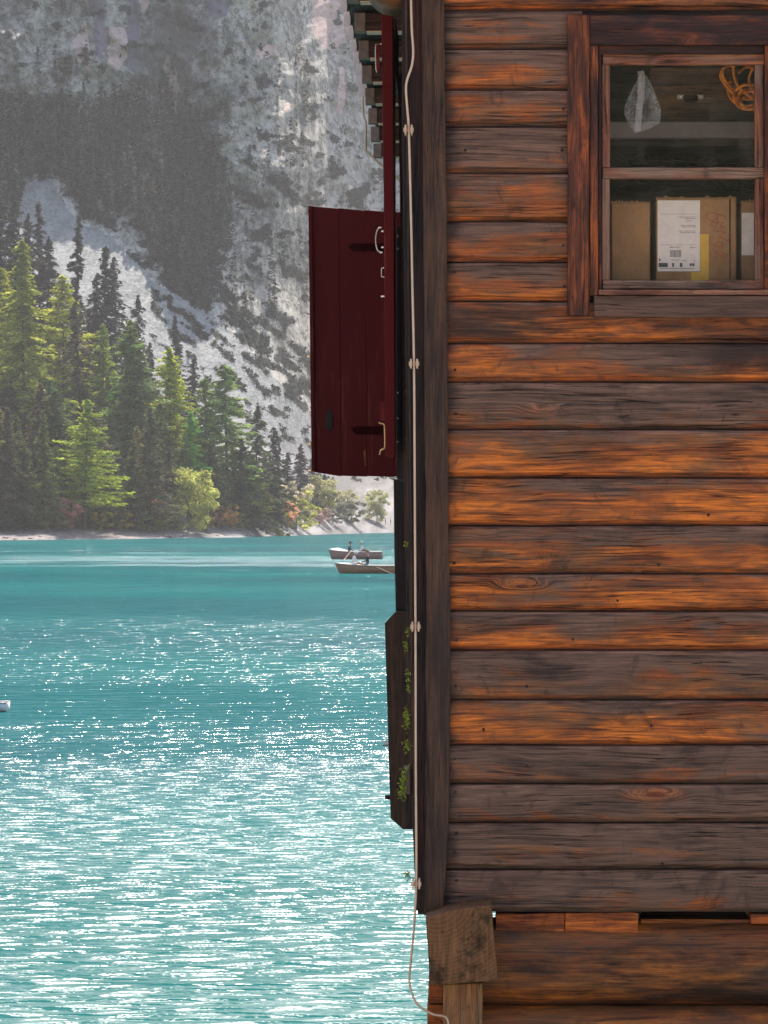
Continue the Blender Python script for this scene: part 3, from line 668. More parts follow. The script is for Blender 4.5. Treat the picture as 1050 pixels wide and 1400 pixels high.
TREES = [
 ('larch', 33, 640, 330, (0.30, 0.31, 0.06), 'tallest larch on the far shore, thin ragged crown and long bare stem', 1.05),
 ('larch', 86, 600, 378, YG, 'yellow-green larch right of the tallest larch', 1.15),
 ('larch', 3, 590, 365, YG, 'bright larch cut by the left edge of the view', 1.2),
 ('spruce', 12, 722, 556, BR, 'brownish spruce at the left edge, standing by the beach', 1.1),
 ('spruce', 60, 722, 560, OL, 'olive spruce with orange autumn twigs behind its top', 0.95),
 ('larch', 115, 724, 546, (0.31, 0.36, 0.045), 'vivid yellow-green larch at the front of the wood, left of the olive broadleaf tree', 1.15),
 ('spruce', 87, 712, 590, BR, 'small brown spruce between the olive spruce and the vivid yellow-green larch', 0.9),
 ('spruce', 112, 640, 410, (0.13, 0.115, 0.07), 'brownish spruce right behind the yellow-green larch', 1.0),
 ('larch', 143, 650, 443, (0.22, 0.27, 0.06), 'narrow larch with a light pointed top between two taller conifers', 0.75),
 ('larch', 172, 680, 438, (0.16, 0.22, 0.06), 'mid-green larch in the middle of the wood', 1.0),
 ('larch', 195, 690, 478, (0.15, 0.19, 0.07), 'dull green larch beside the brightest larch', 1.0),
 ('larch', 231, 690, 474, (0.38, 0.40, 0.05), 'brightest yellow-green larch, against the pale scree', 1.05),
 ('larch', 262, 708, 562, (0.19, 0.38, 0.06), 'emerald green larch above the olive broadleaf tree', 0.95),
 ('larch', 282, 705, 516, (0.20, 0.26, 0.07), 'slim larch just left of the tall right-hand larch', 0.9),
 ('larch', 312, 708, 498, (0.21, 0.28, 0.07), 'tall larch near the right end of the wood', 1.15),
 ('spruce', 347, 724, 553, DK, 'dark spruce at the right end of the wood', 1.15),
 ('spruce', 372, 718, 583, (0.055, 0.06, 0.04), 'smaller dark spruce, last on the right of the wood', 1.2),
 ('spruce', 330, 722, 600, DK, 'squat dark spruce in front of the tall right-hand larch', 1.3),
 ('spruce', 290, 716, 610, DK, 'dark spruce behind the low green bush', 1.2),
 ('spruce', 205, 724, 556, (0.14, 0.13, 0.07), 'brown-olive spruce directly left of the emerald larch', 1.2),
 ('spruce', 178, 724, 600, (0.13, 0.14, 0.055), 'olive spruce between the vivid yellow-green larch and the brown-olive spruce', 1.2),
 ('spruce', 152, 722, 628, (0.13, 0.16, 0.05), 'low olive spruce next to the vivid yellow-green larch', 1.2),
 ('spruce', 228, 722, 610, (0.12, 0.12, 0.06), 'olive-brown spruce behind the round olive broadleaf tree', 1.2),
 ('spruce', 36, 722, 610, (0.10, 0.12, 0.05), 'short spruce under the tallest larch', 1.2),
 ('spruce', 139, 560, 335, GR, 'tall dark spruce in front of the left end of the scree', 1.0),
 ('spruce', 127, 545, 372, GR, 'dark spruce leaning in left of the tall dark spruce', 1.1),
 ('spruce', 186, 560, 402, GR, 'small dark spruce standing alone against the middle of the scree', 0.9),
 ('spruce', 160, 560, 350, GR, 'dark spruce with sparse top right of the tall dark spruce', 0.8),
 ('spruce', 243, 575, 430, GR, 'lone spire-like dark spruce on the scree above the brightest larch', 0.9),
 ('spruce', 262, 610, 488, GR, 'dark spruce at the foot of the scree right of the brightest larch', 1.1),
 ('spruce', 205, 560, 468, GR, 'short dark spruce behind the dull green larch', 1.2),
 ('thin', 103, 500, 292, GR, 'nearly bare tall stem rising over the left of the scree', 1.1),
 ('thin', 54, 430, 275, GR, 'dark thin spruce on the left end of the scree', 1.6),
 ('spruce', 22, 440, 262, GR, 'broad dark spruce at the left edge above the tallest larch', 1.1),
 ('spruce', 40, 460, 290, GR, 'dark spruce left of the bare tall stem', 1.1),
 ('spruce', 66, 470, 322, GR, 'dark spruce behind the top of the yellow-green larch', 1.1),
 ('spruce', 2, 430, 250, GR, 'dark spruce cut by the left edge under the cliff', 1.1),
 ('thin', 380, 690, 600, (0.10, 0.10, 0.09), 'grey spindly conifer right of the wood', 1.0),
 ('broad', 258, 727, 637, (0.33, 0.33, 0.09), 'round olive-yellow broadleaf tree on the beach', 1.1),
 ('spruce', 303, 712, 664, (0.13, 0.27, 0.05), 'low bright green conifer behind the orange bushes', 1.6),
 ('shrub', 405, 725, 680, (0.30, 0.30, 0.08), 'yellow-olive rounded tree with orange leaves at the point of the beach', 1.3),
 ('shrub', 397, 715, 658, (0.30, 0.26, 0.17), 'pale dusty tree behind the rounded tree at the point of the beach', 1.1),
 ('broad', 435, 706, 650, (0.32, 0.30, 0.14), 'pale yellow tree right of the point of the beach', 1.2),
 ('shrub', 413, 702, 668, (0.32, 0.30, 0.09), 'small yellow tree just behind the beach point', 1.1),
 ('broad', 473, 708, 668, (0.36, 0.33, 0.18), 'faint yellowish tree above the dark bushes near the boats', 1.1),
 ('broad', 515, 714, 668, (0.36, 0.36, 0.17), 'pale yellow-green tree alone on the gravel fan, below the open shutter', 0.95),
 ('spruce', 392, 700, 618, (0.08, 0.08, 0.07), 'dark grey conifer just right of the last spruce of the wood', 1.5),
 ('spruce', 410, 692, 606, (0.09, 0.09, 0.08), 'grey conifer at the bottom left corner of the open shutter', 1.5),
 ('spruce', 428, 695, 625, (0.09, 0.09, 0.08), 'grey conifer partly hidden behind the open shutter', 1.6),
 ('spruce', 442, 700, 648, (0.09, 0.09, 0.08), 'low grey conifer under the left half of the open shutter', 1.8),
 ('spruce', 455, 700, 652, (0.09, 0.09, 0.08), 'grey-dark conifer behind the bushes below the open shutter', 1.5),
]
for kd, px, by, ty, tint, lb, wd in TREES: tree(kd, px, by, ty, tint, lb, None, wd)
SHR = [
 (83, 722, 678, (0.42, 0.20, 0.16), 'pink-brown autumn bush on the beach at the foot of the vivid yellow-green larch', 1.1),
 (93, 706, 664, (0.50, 0.24, 0.06), 'orange autumn bush behind the pink-brown one', 1.2),
 (72, 724, 690, (0.30, 0.22, 0.13), 'brown bush left of the pink-brown autumn bush', 1.0),
 (30, 724, 700, (0.07, 0.075, 0.045), 'dark low bush at the left edge of the beach', 2.0),
 (5, 726, 702, (0.07, 0.075, 0.045), 'dark bush cut by the left edge of the view', 2.0),
 (140, 724, 698, (0.33, 0.27, 0.07), 'olive bush right of the vivid yellow-green larch', 1.3),
 (166, 724, 698, (0.46, 0.30, 0.08), 'orange-yellow bush in the middle of the left beach', 1.3),
 (188, 724, 702, (0.30, 0.25, 0.09), 'brownish low bush between the orange-yellow and the olive-green one', 1.2),
 (212, 726, 696, (0.26, 0.26, 0.06), 'olive-green bush left of the round broadleaf tree', 1.3),
 (206, 716, 668, (0.36, 0.2, 0.13), 'reddish twiggy bush above the olive-green bush', 0.9),
 (296, 720, 690, (0.55, 0.30, 0.15), 'peach-orange bush right of the round broadleaf tree', 1.1),
 (309, 722, 688, (0.50, 0.27, 0.08), 'deep orange bush next to the peach-orange one', 0.9),
 (322, 724, 700, (0.22, 0.20, 0.07), 'olive bush right of the orange bushes', 1.2),
 (280, 726, 706, (0.20, 0.18, 0.08), 'low brown-olive bush at the foot of the round broadleaf tree', 1.4),
 (345, 726, 702, (0.08, 0.085, 0.05), 'dark bush under the dark spruce at the end of the wood', 1.6),
 (393, 722, 684, (0.62, 0.33, 0.16), 'small salmon-orange bush inside the beach point group', 0.6),
 (416, 724, 696, (0.33, 0.33, 0.08), 'yellow-green bush at the tip of the beach point', 1.2),
 (437, 718, 694, (0.30, 0.20, 0.17), 'mauve-brown low bush right of the beach point', 1.3),
 (455, 716, 686, (0.14, 0.14, 0.11), 'grey-green bush below the open shutter, left of two', 1.3),
 (480, 716, 684, (0.13, 0.13, 0.10), 'grey-green bush below the open shutter, right of two', 1.3),
]
for px, by, ty, tint, lb, wd in SHR: tree('shrub', px, by, ty, tint, lb, None, wd)
# fillers inside the wood
for i in range(120):
    px = random.uniform(-150, 385); by = random.uniform(600, 715) if px < 330 else random.uniform(690, 718)
    lim = np.interp(px, [-150, 0, 60, 120, 200, 260, 330, 385], [300, 370, 430, 470, 500, 560, 590, 640]) + random.uniform(10, 90)
    hh = random.uniform(90, 170); ty = max(by - hh, lim)
    if by - ty < 50: continue
    kd = random.choice(['spruce', 'larch'])
    tint = random.choice([DK, MG, BR, OL, LG, (0.12, 0.15, 0.05)])
    tint = tuple(q * random.uniform(1.0, 1.7) for q in tint)
    tree(kd, px, by, ty, tint, 'dark conifer filling the crowded wood behind the far beach' if kd == 'spruce' else 'dull larch filling the crowded wood behind the far beach', 'conifers crowded in the wood' if kd == 'spruce' else 'larches crowded in the wood', random.uniform(1.0, 1.4))

# far-off wood on the mountain: one mass
def far_wood():
    r = np.random.RandomState(5); C, A, B, S_ = [], [], [], []
    for i in range(4200):
        px = r.uniform(-150, 420); py = r.uniform(110, 440)
        q = np.array([px]), np.array([py])
        if not inpoly(q[0] + 13 * fbm(q[0] / 18, q[1] / 18, 4), q[1] + 12 * fbm(q[0] / 18 + 40, q[1] / 18, 4), FOREST)[0] and not (r.uniform() < 0.05 and py > 90 and not inpoly(q[0], q[1], SCREE)[0]): continue
        if (150 < px < 192 and 282 < py < 345 and r.uniform() < 0.85): continue
        D = depth(*q)[0]; b = np.array(P(px, py, D)); h = r.uniform(30, 75) * D / F; wd = h * r.uniform(0.10, 0.17); bs = r.uniform(0, 1) ** 1.2
        m = 52; t = r.uniform(0.02, 1, m) ** 0.8; a = r.uniform(0, 2 * np.pi, m); rad = wd * (1 - t) * r.uniform(0.4, 1.1, m)
        c = np.stack([np.cos(a) * rad, np.sin(a) * rad, t * h], 1) + b
        ll = h * 0.036 * r.uniform(0.6, 1.3, m)
        d = np.stack([np.cos(a), np.sin(a), -0.5 + 0 * a], 1); s = np.stack([-np.sin(a), np.cos(a), 0 * a], 1)
        C.append(c); A.append(d * ll[:, None]); B.append(s * ll[:, None] * 0.8 + r.normal(0, 0.3, (m, 3)) * ll[:, None]); S_.append(np.clip(bs + r.normal(0, 0.2, m), 0, 1))
    me = quads_mesh('forest', np.concatenate(C), np.concatenate(A), np.concatenate(B), np.concatenate(S_), M['needle'])
    o = bpy.data.objects.new('forest', me); COL.objects.link(o); o.color = (0.10, 0.098, 0.075, 1)
    tag(o, 'dark spruce wood covering the ledge under the grey cliff', 'forest', kind='stuff')
far_wood()
def dwarf_pines():
    r = np.random.RandomState(6); C, A, B, S_ = [], [], [], []
    ok = (belt | (dv & (GY > 60))) & (GX > -60) & (GX < 640) & (GY > -20) & (GY < 660)
    js, is_ = np.nonzero(ok); sel = r.choice(len(js), min(5200, len(js)), replace=False)
    for s_ in sel:
        j, i = js[s_], is_[s_]; px, py, D = GX[j, i], GY[j, i], GD[j, i]; b = np.array(P(px, py, D)); rr = r.uniform(2.0, 6.5) * D / F; m = 16; bs = r.uniform(0.1, 0.9)
        q = r.normal(0, 1, (m, 3)); q /= np.linalg.norm(q, axis=1)[:, None]; q *= rr * r.uniform(0.4, 1, m)[:, None]; q[:, 2] = np.abs(q[:, 2]) * 0.8
        ll = rr * 0.3
        C.append(b + q); A.append(r.normal(0, 0.6, (m, 3)) * ll); B.append(r.normal(0, 0.5, (m, 3)) * ll); S_.append(np.clip(bs + r.normal(0, 0.15, m), 0, 1))
    me = quads_mesh('dwarf_pine_scrub', np.concatenate(C), np.concatenate(A), np.concatenate(B), np.concatenate(S_), M['needle'])
    o = bpy.data.objects.new('dwarf_pine_scrub', me); COL.objects.link(o); o.color = (0.05, 0.052, 0.044, 1)
    tag(o, 'dark dwarf pine scrub in patches on the cliff and along the scree', 'scrub', kind='stuff')
dwarf_pines()

# ------------------------------------------------------------------ boathouse
Wz = 12.0
BH = empty('boathouse', (0.9, 16.5, 0.0), 'weathered brown timber boathouse with oxblood shutters over the turquoise lake', 'boathouse')
rows = [-50, 15, 68, 124, 174, 238, 304, 359, 413, 470, 523, 588, 654, 719, 785, 836, 889, 957, 1019, 1072, 1125, 1189, 1248]
warmth = [0.05, -.16, -.06, -.07, -.12, 0.01, -.08, 0.02, 0.10, 0.06, -.10, 0.10, 0.13, 0.02, 0.08, 0.05, -.07, 0.06, -.16, -.15, -.18, -.2]
aged = [0.18, -.06, -.05, -.03, -.02, 0.0, 0.0, 0.02, 0.12, 0.03, 0.0, 0.02, 0.02, 0.02, 0.0, 0.05, 0.02, 0.05, 0.02, 0.0, 0.0, -.03]
def zof(py, Z=Wz): return CAMZ - (py - HY) * Z / F
def xof(px, Z=Wz): return (px - HX) * Z / F
def plank(x0, x1, py0, py1, warm, age, seed, mat='plank'):
    z1, z0 = zof(py0), zof(py1); H = z1 - z0
    prof = [(0.022, 0, 0.0), (-0.004, 0.0005, 0.02), (-0.012, 0.004, 0.05), (-0.017, 0.012, 0.09), (-0.019, H * 0.35, 0.35), (-0.019, H * 0.7, 0.70), (-0.018, H - 0.021, 0.86), (-0.015, H - 0.018, 0.885), (0.006, H - 0.0175, 0.92), (0.007, H - 0.003, 0.97), (0.022, H - 0.0035, 1.0)]
    xs = np.linspace(x0, x1, 26); v, f, uv = [], [], []
    off = RNG.uniform(-0.0035, 0.003)
    for i, x in enumerate(xs):
        cup = 0.003 * fb1(x * 1.3 + seed * 7.7, seed); wv = 0.0035 * fb1(x * 2.0 + 3, seed * 3.1, o=3); wb = 0.004 * fb1(x * 2.6 + 30, seed * 1.7 + 5, o=4)
        for k, (dy, dz, vv) in enumerate(prof):
            z = z1 - dz + (wv if k < 4 else wb if k > 5 else 0)
            ny = 0.0015 * fb1(x * 9 + k, seed + k * 3.3, o=2)
            v.append((x, Wz + dy + (off + cup + ny if dy < 0.003 else 0), z)); uv.append((x, vv))
    n = len(prof)
    for i in range(len(xs) - 1):
        for k in range(n - 1): a = i * n + k; f.append((a, a + 1, a + n + 1, a + n))
    f.append(tuple(range(n - 1, -1, -1))); f.append(tuple((len(xs) - 1) * n + k for k in range(n)))
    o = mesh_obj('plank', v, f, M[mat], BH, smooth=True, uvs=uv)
    o.data.set_sharp_from_angle(angle=math.radians(11)) if hasattr(o.data, 'set_sharp_from_angle') else None
    o['warm'] = warm; o['age'] = age + 0.025
    return o
xl, xr = xof(607), 2.6
WINL, WINR = xof(796), xof(1072)
plk = []
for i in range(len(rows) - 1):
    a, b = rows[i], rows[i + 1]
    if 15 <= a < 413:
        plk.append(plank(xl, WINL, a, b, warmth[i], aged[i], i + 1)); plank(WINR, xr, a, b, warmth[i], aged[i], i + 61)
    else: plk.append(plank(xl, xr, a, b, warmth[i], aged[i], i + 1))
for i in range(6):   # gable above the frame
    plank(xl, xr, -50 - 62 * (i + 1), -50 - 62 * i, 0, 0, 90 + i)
# nails
def nail(px, py):
    k = max(i for i, r_ in enumerate(rows[:-1]) if r_ <= py)
    mb = MB(); x, y, z = xof(px), Wz - 0.0175, zof(py)
    mb.tube([(x, y + 0.01, z), (x, y - 0.002, z), (x, y - 0.004, z)], [0.0052, 0.0056, 0.004], 8)
    mb.build('nail', M['iron'], plk[k])
for q in [(1016,631),(968,704),(900,772),(844,821),(783,874),(720,938),(661,997),(890,992),(768,206),(770,336),(768,285),(621,372),(622,506),(623,566),(621,770),(624,875),(623,937),(622,1037),(623,1082),(624,1138),(622,1165),(624,1203),(655,523),(1005,586),(740,101),(636,206),(770,150),(771,392),(905,1180),(720,1046)]: nail(*q)

# inner wall behind the planks, with the window opening, side wall, back wall and room
mb = MB()
zb, zt = zof(1246), 6.6
wl, wr, wt, wbm = xof(824), xof(1044), zof(72), zof(400)
mb.box(xl + 0.01, wl, Wz + 0.024, Wz + 0.07, zb, zt); mb.box(wr, xr, Wz + 0.024, Wz + 0.07, zb, zt)
mb.box(wl, wr, Wz + 0.024, Wz + 0.07, wt, zt); mb.box(wl, wr, Wz + 0.024, Wz + 0.07, zb, wbm)
mb.build('wall', M['inside'], BH)
mb = MB(); mb.box(-0.19, -0.13, Wz + 0.02, 21, zb, 6.15); mb.build('side_wall', M['corner_red'], BH)
mb = MB(); mb.box(xr - 0.06, xr, Wz + 0.071, 21, zb, 6.15); mb.build('side_wall', M['inside'], BH)
mb = MB(); mb.box(-0.129, xr - 0.061, 20.94, 21, zb, 6.6); mb.build('back_wall', M['inside'], BH)
mb = MB(); mb.box(-0.129, xr - 0.061, 14.4, 14.46, zb, 6.6); mb.build('partition', M['inside'], BH)
mb = MB(); mb.box(-0.129, xr - 0.061, Wz + 0.071, 20.9, zb + 0.01, zb + 0.06); mb.build('floor', M['inside'], BH)
mb = MB(); mb.box(-0.129, xr - 0.061, Wz + 0.071, 20.9, zof(-60), zof(-60) + 0.05); mb.build('ceiling', M['inside'], BH)

# prisms drawn as outlines at their own depth
def prism(name, poly, Z, th, mat, parent=BH, bevel=0.003, sub=0, rough=0.0, seed=1, smooth=False):
    pts = []
    n = len(poly)
    for i in range(n):
        a, b = poly[i], poly[(i + 1) % n]; L = math.hypot(b[0] - a[0], b[1] - a[1]); m = max(1, int(L / sub)) if sub else 1
        for k in range(m):
            t = k / m; q = (a[0] + (b[0] - a[0]) * t, a[1] + (b[1] - a[1]) * t)
            if k and rough: nx_, ny_ = -(b[1] - a[1]) / L, (b[0] - a[0]) / L; r_ = rough * fb1(q[0] / 40 + seed * 5, q[1] / 40, o=4); q = (q[0] + nx_ * r_, q[1] + ny_ * r_)
            pts.append(q)
    v = [P(x, y, Z) for x, y in pts]; v2 = [(x, y + th, z) for x, y, z in v]; m = len(v)
    f = [tuple(range(m - 1, -1, -1)), tuple(range(m, 2 * m))] + [(i, (i + 1) % m, m + (i + 1) % m, m + i) for i in range(m)]
    o = mesh_obj(name, v + v2, f, mat, parent)
    bm = bmesh.new(); bm.from_mesh(o.data); bmesh.ops.recalc_face_normals(bm, faces=bm.faces)
    if bevel:
        es = [e for e in bm.edges if e.calc_face_angle(0) > 0.9 and (bm.verts and True)]
        es = [e for e in es if abs(e.verts[0].co.y - e.verts[1].co.y) < 1e-6]
        bmesh.ops.bevel(bm, geom=es, offset=bevel, segments=2, affect='EDGES', profile=0.6)
    bm.to_mesh(o.data); bm.free(); return o

# corner boards
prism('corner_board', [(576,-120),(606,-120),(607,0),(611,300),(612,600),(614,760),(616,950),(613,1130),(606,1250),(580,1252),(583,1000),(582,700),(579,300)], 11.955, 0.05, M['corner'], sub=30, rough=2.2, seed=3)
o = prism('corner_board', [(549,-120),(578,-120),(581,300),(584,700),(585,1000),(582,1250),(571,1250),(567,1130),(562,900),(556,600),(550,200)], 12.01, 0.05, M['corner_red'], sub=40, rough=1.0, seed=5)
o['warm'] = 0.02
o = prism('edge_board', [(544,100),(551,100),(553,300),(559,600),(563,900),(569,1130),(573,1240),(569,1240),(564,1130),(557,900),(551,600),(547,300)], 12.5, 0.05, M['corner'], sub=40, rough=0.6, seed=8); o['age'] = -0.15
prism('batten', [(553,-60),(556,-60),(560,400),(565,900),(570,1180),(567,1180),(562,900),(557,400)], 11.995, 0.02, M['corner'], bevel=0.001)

# window in the front wall: casing boards, sash, panes, sill
def cas(name, x0, x1, y0, y1, Z, th, mat, parent, bev=0.004, warm=0, age=0, rough=0.8):
    o = prism(name, [(x0,y0),(x1,y0),(x1,y1),(x0,y1)], Z, th, M[mat], parent, bev, sub=30, rough=rough, seed=x0 * 0.1 + y0); o['warm'] = warm; o['age'] = age; return o
sash = MB()
WN = cas('window', 824, 1045, 74, 88, Wz - 0.006, 0.04, 'sash_h', BH, 0.003)   # top rail of the sash carries the window
WN['warm'] = 0.12
cas('sash_bar', 824, 1045, 229, 244, Wz - 0.010, 0.045, 'sash_h', WN, 0.004)
cas('sash_bar', 824, 1045, 383, 395, Wz - 0.006, 0.04, 'sash_h', WN, 0.003, warm=-0.05, age=0.1)
cas('sash_stile', 823, 834, 88.3, 228.7, Wz - 0.006, 0.04, 'sash_v', WN, 0.003); cas('sash_stile', 823, 834, 244.3, 382.7, Wz - 0.006, 0.04, 'sash_v', WN, 0.003)
cas('sash_stile', 1032, 1044, 88.3, 228.7, Wz - 0.006, 0.04, 'sash_v', WN, 0.003); cas('sash_stile', 1032, 1044, 244.3, 382.7, Wz - 0.006, 0.04, 'sash_v', WN, 0.003)
cas('casing_board', 776, 806, 20, 431, Wz - 0.045, 0.042, 'casing_v', WN, 0.005, warm=0.06, rough=1.6)
cas('casing_board', 806.5, 818, 62, 404, Wz - 0.036, 0.045, 'casing_v', WN, 0.003)
cas('casing_board', 806.5, 1120, 20, 61.5, Wz - 0.043, 0.04, 'casing_h', WN, 0.005, age=0.08)
cas('casing_board', 818.5, 1045, 62, 73.5, Wz - 0.020, 0.04, 'casing_h', WN, 0.003, age=0.1, warm=-.1)
cas('casing_board', 818.5, 822.5, 74, 396, Wz - 0.020, 0.04, 'casing_v', WN, 0.002, age=0.15)
cas('casing_board', 1045.5, 1080, 62, 396, Wz - 0.036, 0.05, 'casing_v', WN, 0.005, warm=0.08)
cas('casing_board', 1080.5, 1110, 62, 431, Wz - 0.040, 0.04, 'casing_v', WN, 0.005)
cas('sill', 818.5, 1080, 396, 403, Wz - 0.050, 0.09, 'sash_h', WN, 0.003, age=0.05, warm=0.05)
cas('sill', 812, 1080, 404, 434, Wz - 0.042, 0.04, 'plank', WN, 0.005)
n = NT('dusty_window_glass')
tr = n.n('ShaderNodeBsdfTransparent'); gl = n.n('ShaderNodeBsdfGlossy'); gl.inputs['Roughness'].default_value = 0.03
df = n.n('ShaderNodeBsdfDiffuse'); n.set(df.inputs[0], (0.32, 0.27, 0.22))
dust = n.noise(n.objc(), 14, 6, 0.7, 1.0); scr = n.noise(n.scale(n.objc(), (1, 1, 1)), 55, 4, 0.75, 3.0)
fm_ = n.math('ADD', n.mapr(dust, 0.35, 0.75, 0.01, 0.07), n.mapr(scr, 0.62, 0.72, 0, 0.05))
m1 = n.n('ShaderNodeMixShader'); n.set(m1.inputs[0], fm_); n.t.links.new(tr.outputs[0], m1.inputs[1]); n.t.links.new(df.outputs[0], m1.inputs[2])
m2 = n.n('ShaderNodeMixShader'); m2.inputs[0].default_value = 0.02; n.t.links.new(m1.outputs[0], m2.inputs[1]); n.t.links.new(gl.outputs[0], m2.inputs[2]); n.t.links.new(m2.outputs[0], n.out.inputs[0])
M['glass'] = n.m
for y0, y1 in ((86, 231), (242, 385)):
    mb = MB(); mb.box(xof(832), xof(1034), Wz + 0.012, Wz + 0.015, zof(y1), zof(y0)); mb.build('pane', M['glass'], WN)

# inside the window
def bx(name, x0, x1, y0, y1, Z, th, mat, parent=None, bev=0.004):
    mb = MB(); xs = sorted((xof(x0, Z), xof(x1, Z))); mb.box(xs[0], xs[1], Z, Z + th, zof(y1, Z), zof(y0, Z)); return mb.build(name, mat, parent, bevel=bev)
M['shelf'] = plain('grey_shelf_board', (0.34, 0.28, 0.27), 0.6, var=0.12, scale=12)
bx('shelf', 760, 1120, 166, 189, 12.62, 0.5, M['shelf'], BH)
bx('shelf', 760, 1120, 189.6, 201, 12.66, 0.45, M['inside'], BH)
SH2 = bx('shelf', 760, 1120, 384, 398, 12.09, 0.62, M['inside'], BH)
M['card'] = plain('brown_cardboard', (0.36, 0.185, 0.078), 0.85, var=0.22, scale=9, spec=0.15)
M['paper'] = plain('white_label_paper', (0.80, 0.68, 0.58), 0.8, var=0.04, scale=8, bump=0.03)
M['ink'] = plain('grey_printing_ink', (0.10, 0.09, 0.09), 0.7, var=0.1)
M['redpen'] = plain('red_marker_ink', (0.42, 0.05, 0.03), 0.6, var=0.15)
M['yellowtape'] = plain('yellow_tape', (0.66, 0.36, 0.03), 0.4, var=0.1)
def carton(x0, x1, y0, y1, Z, th, label):
    e = empty('cardboard_box', P((x0 + x1) / 2, y1, Z + th / 2), label, 'box')
    mb = MB(); a, b = xof(x0, Z), xof(x1, Z); zb_, zt_ = zof(y1, Z), zof(y0, Z)
    mb.box(a, b, Z, Z + th, zb_, zt_); mb.build('carton', M['card'], e, bevel=0.004)
    # ragged flaps rising over the top edge
    mb = MB(); N = 26; v = []
    for i in range(N):
        x = a + (b - a) * i / (N - 1); h = 0.004 + 0.010 * max(0, fb1(i * 0.9 + x0, 2.2, o=3)) * 2
        v += [(x, Z + 0.004, zt_ - 0.006), (x, Z + 0.010, zt_ + h), (x, Z + 0.014, zt_ + h), (x, Z + 0.018, zt_ - 0.006)]
    f = []
    for i in range(N - 1):
        for k in range(4): f.append((i * 4 + k, i * 4 + (k + 1) % 4, i * 4 + 4 + (k + 1) % 4, i * 4 + 4 + k))
    mb.add(v, f); mb.build('flap', M['card'], e)
    mb = MB(); mb.box(a + 0.012, b - 0.012, Z + 0.02, Z + th - 0.02, zt_ - 0.004, zt_ + 0.004); mb.build('flap', M['card'], e)
    return e
Zb = 12.16
c1 = carton(836, 889, 277, 384, Zb + 0.02, 0.3, 'plain brown cardboard box behind the lower window pane, leftmost of three')
c2 = carton(897, 1007, 271, 384, Zb, 0.32, 'cardboard box with white shipping label, yellow tape and red handwriting')
c3 = carton(1013, 1075, 276, 384, Zb + 0.03, 0.3, 'cardboard box with a torn white sticker at the right edge of the window')
def flat(name, x0, x1, y0, y1, Z, mat, parent, t=0.0008):
    mb = MB(); mb.box(xof(x0, Z), xof(x1, Z), Z - t, Z, zof(y1, Z), zof(y0, Z)); return mb.build(name, mat, parent)
lab = flat('shipping_label', 899, 957, 274, 371, Zb - 0.001, M['paper'], c2)
flat('tape', 957.5, 969, 320, 383, Zb - 0.001, M['yellowtape'], c2); flat('tape', 945, 968.5, 372, 383, Zb - 0.0004, M['yellowtape'], c2)
flat('edge_strip', 997, 999, 272, 383, Zb - 0.001, M['inside'], c2)
# printing on the label: text lines, rules, barcode (matrix codes left out)
mb = MB(); Zi = Zb - 0.0022
def mark(x0, x1, y0, y1): mb.box(xof(x0, Zi), xof(x1, Zi), Zi - 0.0003, Zi, zof(y1, Zi), zof(y0, Zi))
rr = random.Random(4)
def textline(x0, x1, y, h=0.9):
    x = x0
    while x < x1:
        q = rr.uniform(0.8, 3.2); mark(x, min(x + q, x1), y, y + h * rr.uniform(0.6, 1.0)); x += q + rr.uniform(0.4, 0.9)
for (a, b, y) in [(926,951,296.4),(935,951,298.6),(938,946,301.5),(930,951,308),(933,951,310),(928,951,315.5),(930,951,317.8),(916,930,337.5),(944,951,338),(918,929,355),(932,938,356)]: textline(a, b, y)
mark(902, 950, 292.6, 292.9); mark(902, 954, 334.6, 334.9); mark(902, 949, 366.6, 367.2)
x = 916.0
while x < 932: q = rr.choice([0.4, 0.7, 1.1]); mark(x, x + q, 342, 351.5); x += q + rr.choice([0.4, 0.6, 0.9])
mark(900.5, 913, 359.5, 365.2); mark(919, 921.5, 359.5, 365); mark(929.5, 933, 359.5, 365)
textline(943, 950, 360, 5); mark(948.8, 949.3, 355, 362); mark(901, 903, 353.5, 357)
mb.build('print', M['ink'], lab)
mb = MB()
strokes = [[(675,240),(600,215),(530,200),(500,220),(505,250),(540,275),(580,265),(592,230),(570,205)],[(592,236),(597,290),(575,335),(545,312),(552,288),(600,290),(660,296)],[(620,300),(635,335),(657,325)],[(585,368),(670,380)],[(600,410),(690,455),(707,460)],[(690,430),(706,462)],[(560,425),(528,452),(530,478),(560,495),(590,482),(600,462),(640,480),(635,508),(590,500),(560,512)],[(585,540),(600,575),(632,590),(640,560),(608,542)],[(640,570),(650,604),(682,600),(684,575),(652,570)],[(560,520),(575,560),(600,555)]]
for s in strokes:
    pts = [P(890 + x / 6.5625, 260 + y / 6.5625, Zb - 0.0006) for x, y in s]
    mb.tube(smooth_path(pts, 5), 0.0014, 5)
mb.build('handwriting', M['redpen'], c2, smooth=True)
flat('sticker', 1014, 1040, 291, 349, Zb + 0.029, M['paper'], c3)
# brown case with latches on the shelf
ce = empty('case', P(945, 166, 12.9), 'brown wooden case with two silver latches on the grey shelf', 'case')
M['case'] = wood('brown_case_wood', 'X', warm0=0.45, dark0=0.3, grey=(0.16, 0.09, 0.05), tan=(0.24, 0.12, 0.05), orange=(0.36, 0.16, 0.05), knots=0.2)
bx('lid', 888, 1010, 92, 114, 12.75, 0.28, M['case'], ce); bx('body', 888, 1010, 115, 165.5, 12.755, 0.28, M['case'], ce)
for x0 in (924, 951): bx('latch', x0 + 1, x0 + 11, 129, 136, 12.735, 0.02, M['steel'], ce, 0.002)
mb = MB(); mb.tube(smooth_path([P(936, 132, 12.74), P(938, 137, 12.72), P(950, 137, 12.72), P(952, 132, 12.74)], 4), 0.007, 8); mb.build('handle', M['black_iron'], ce, smooth=True)
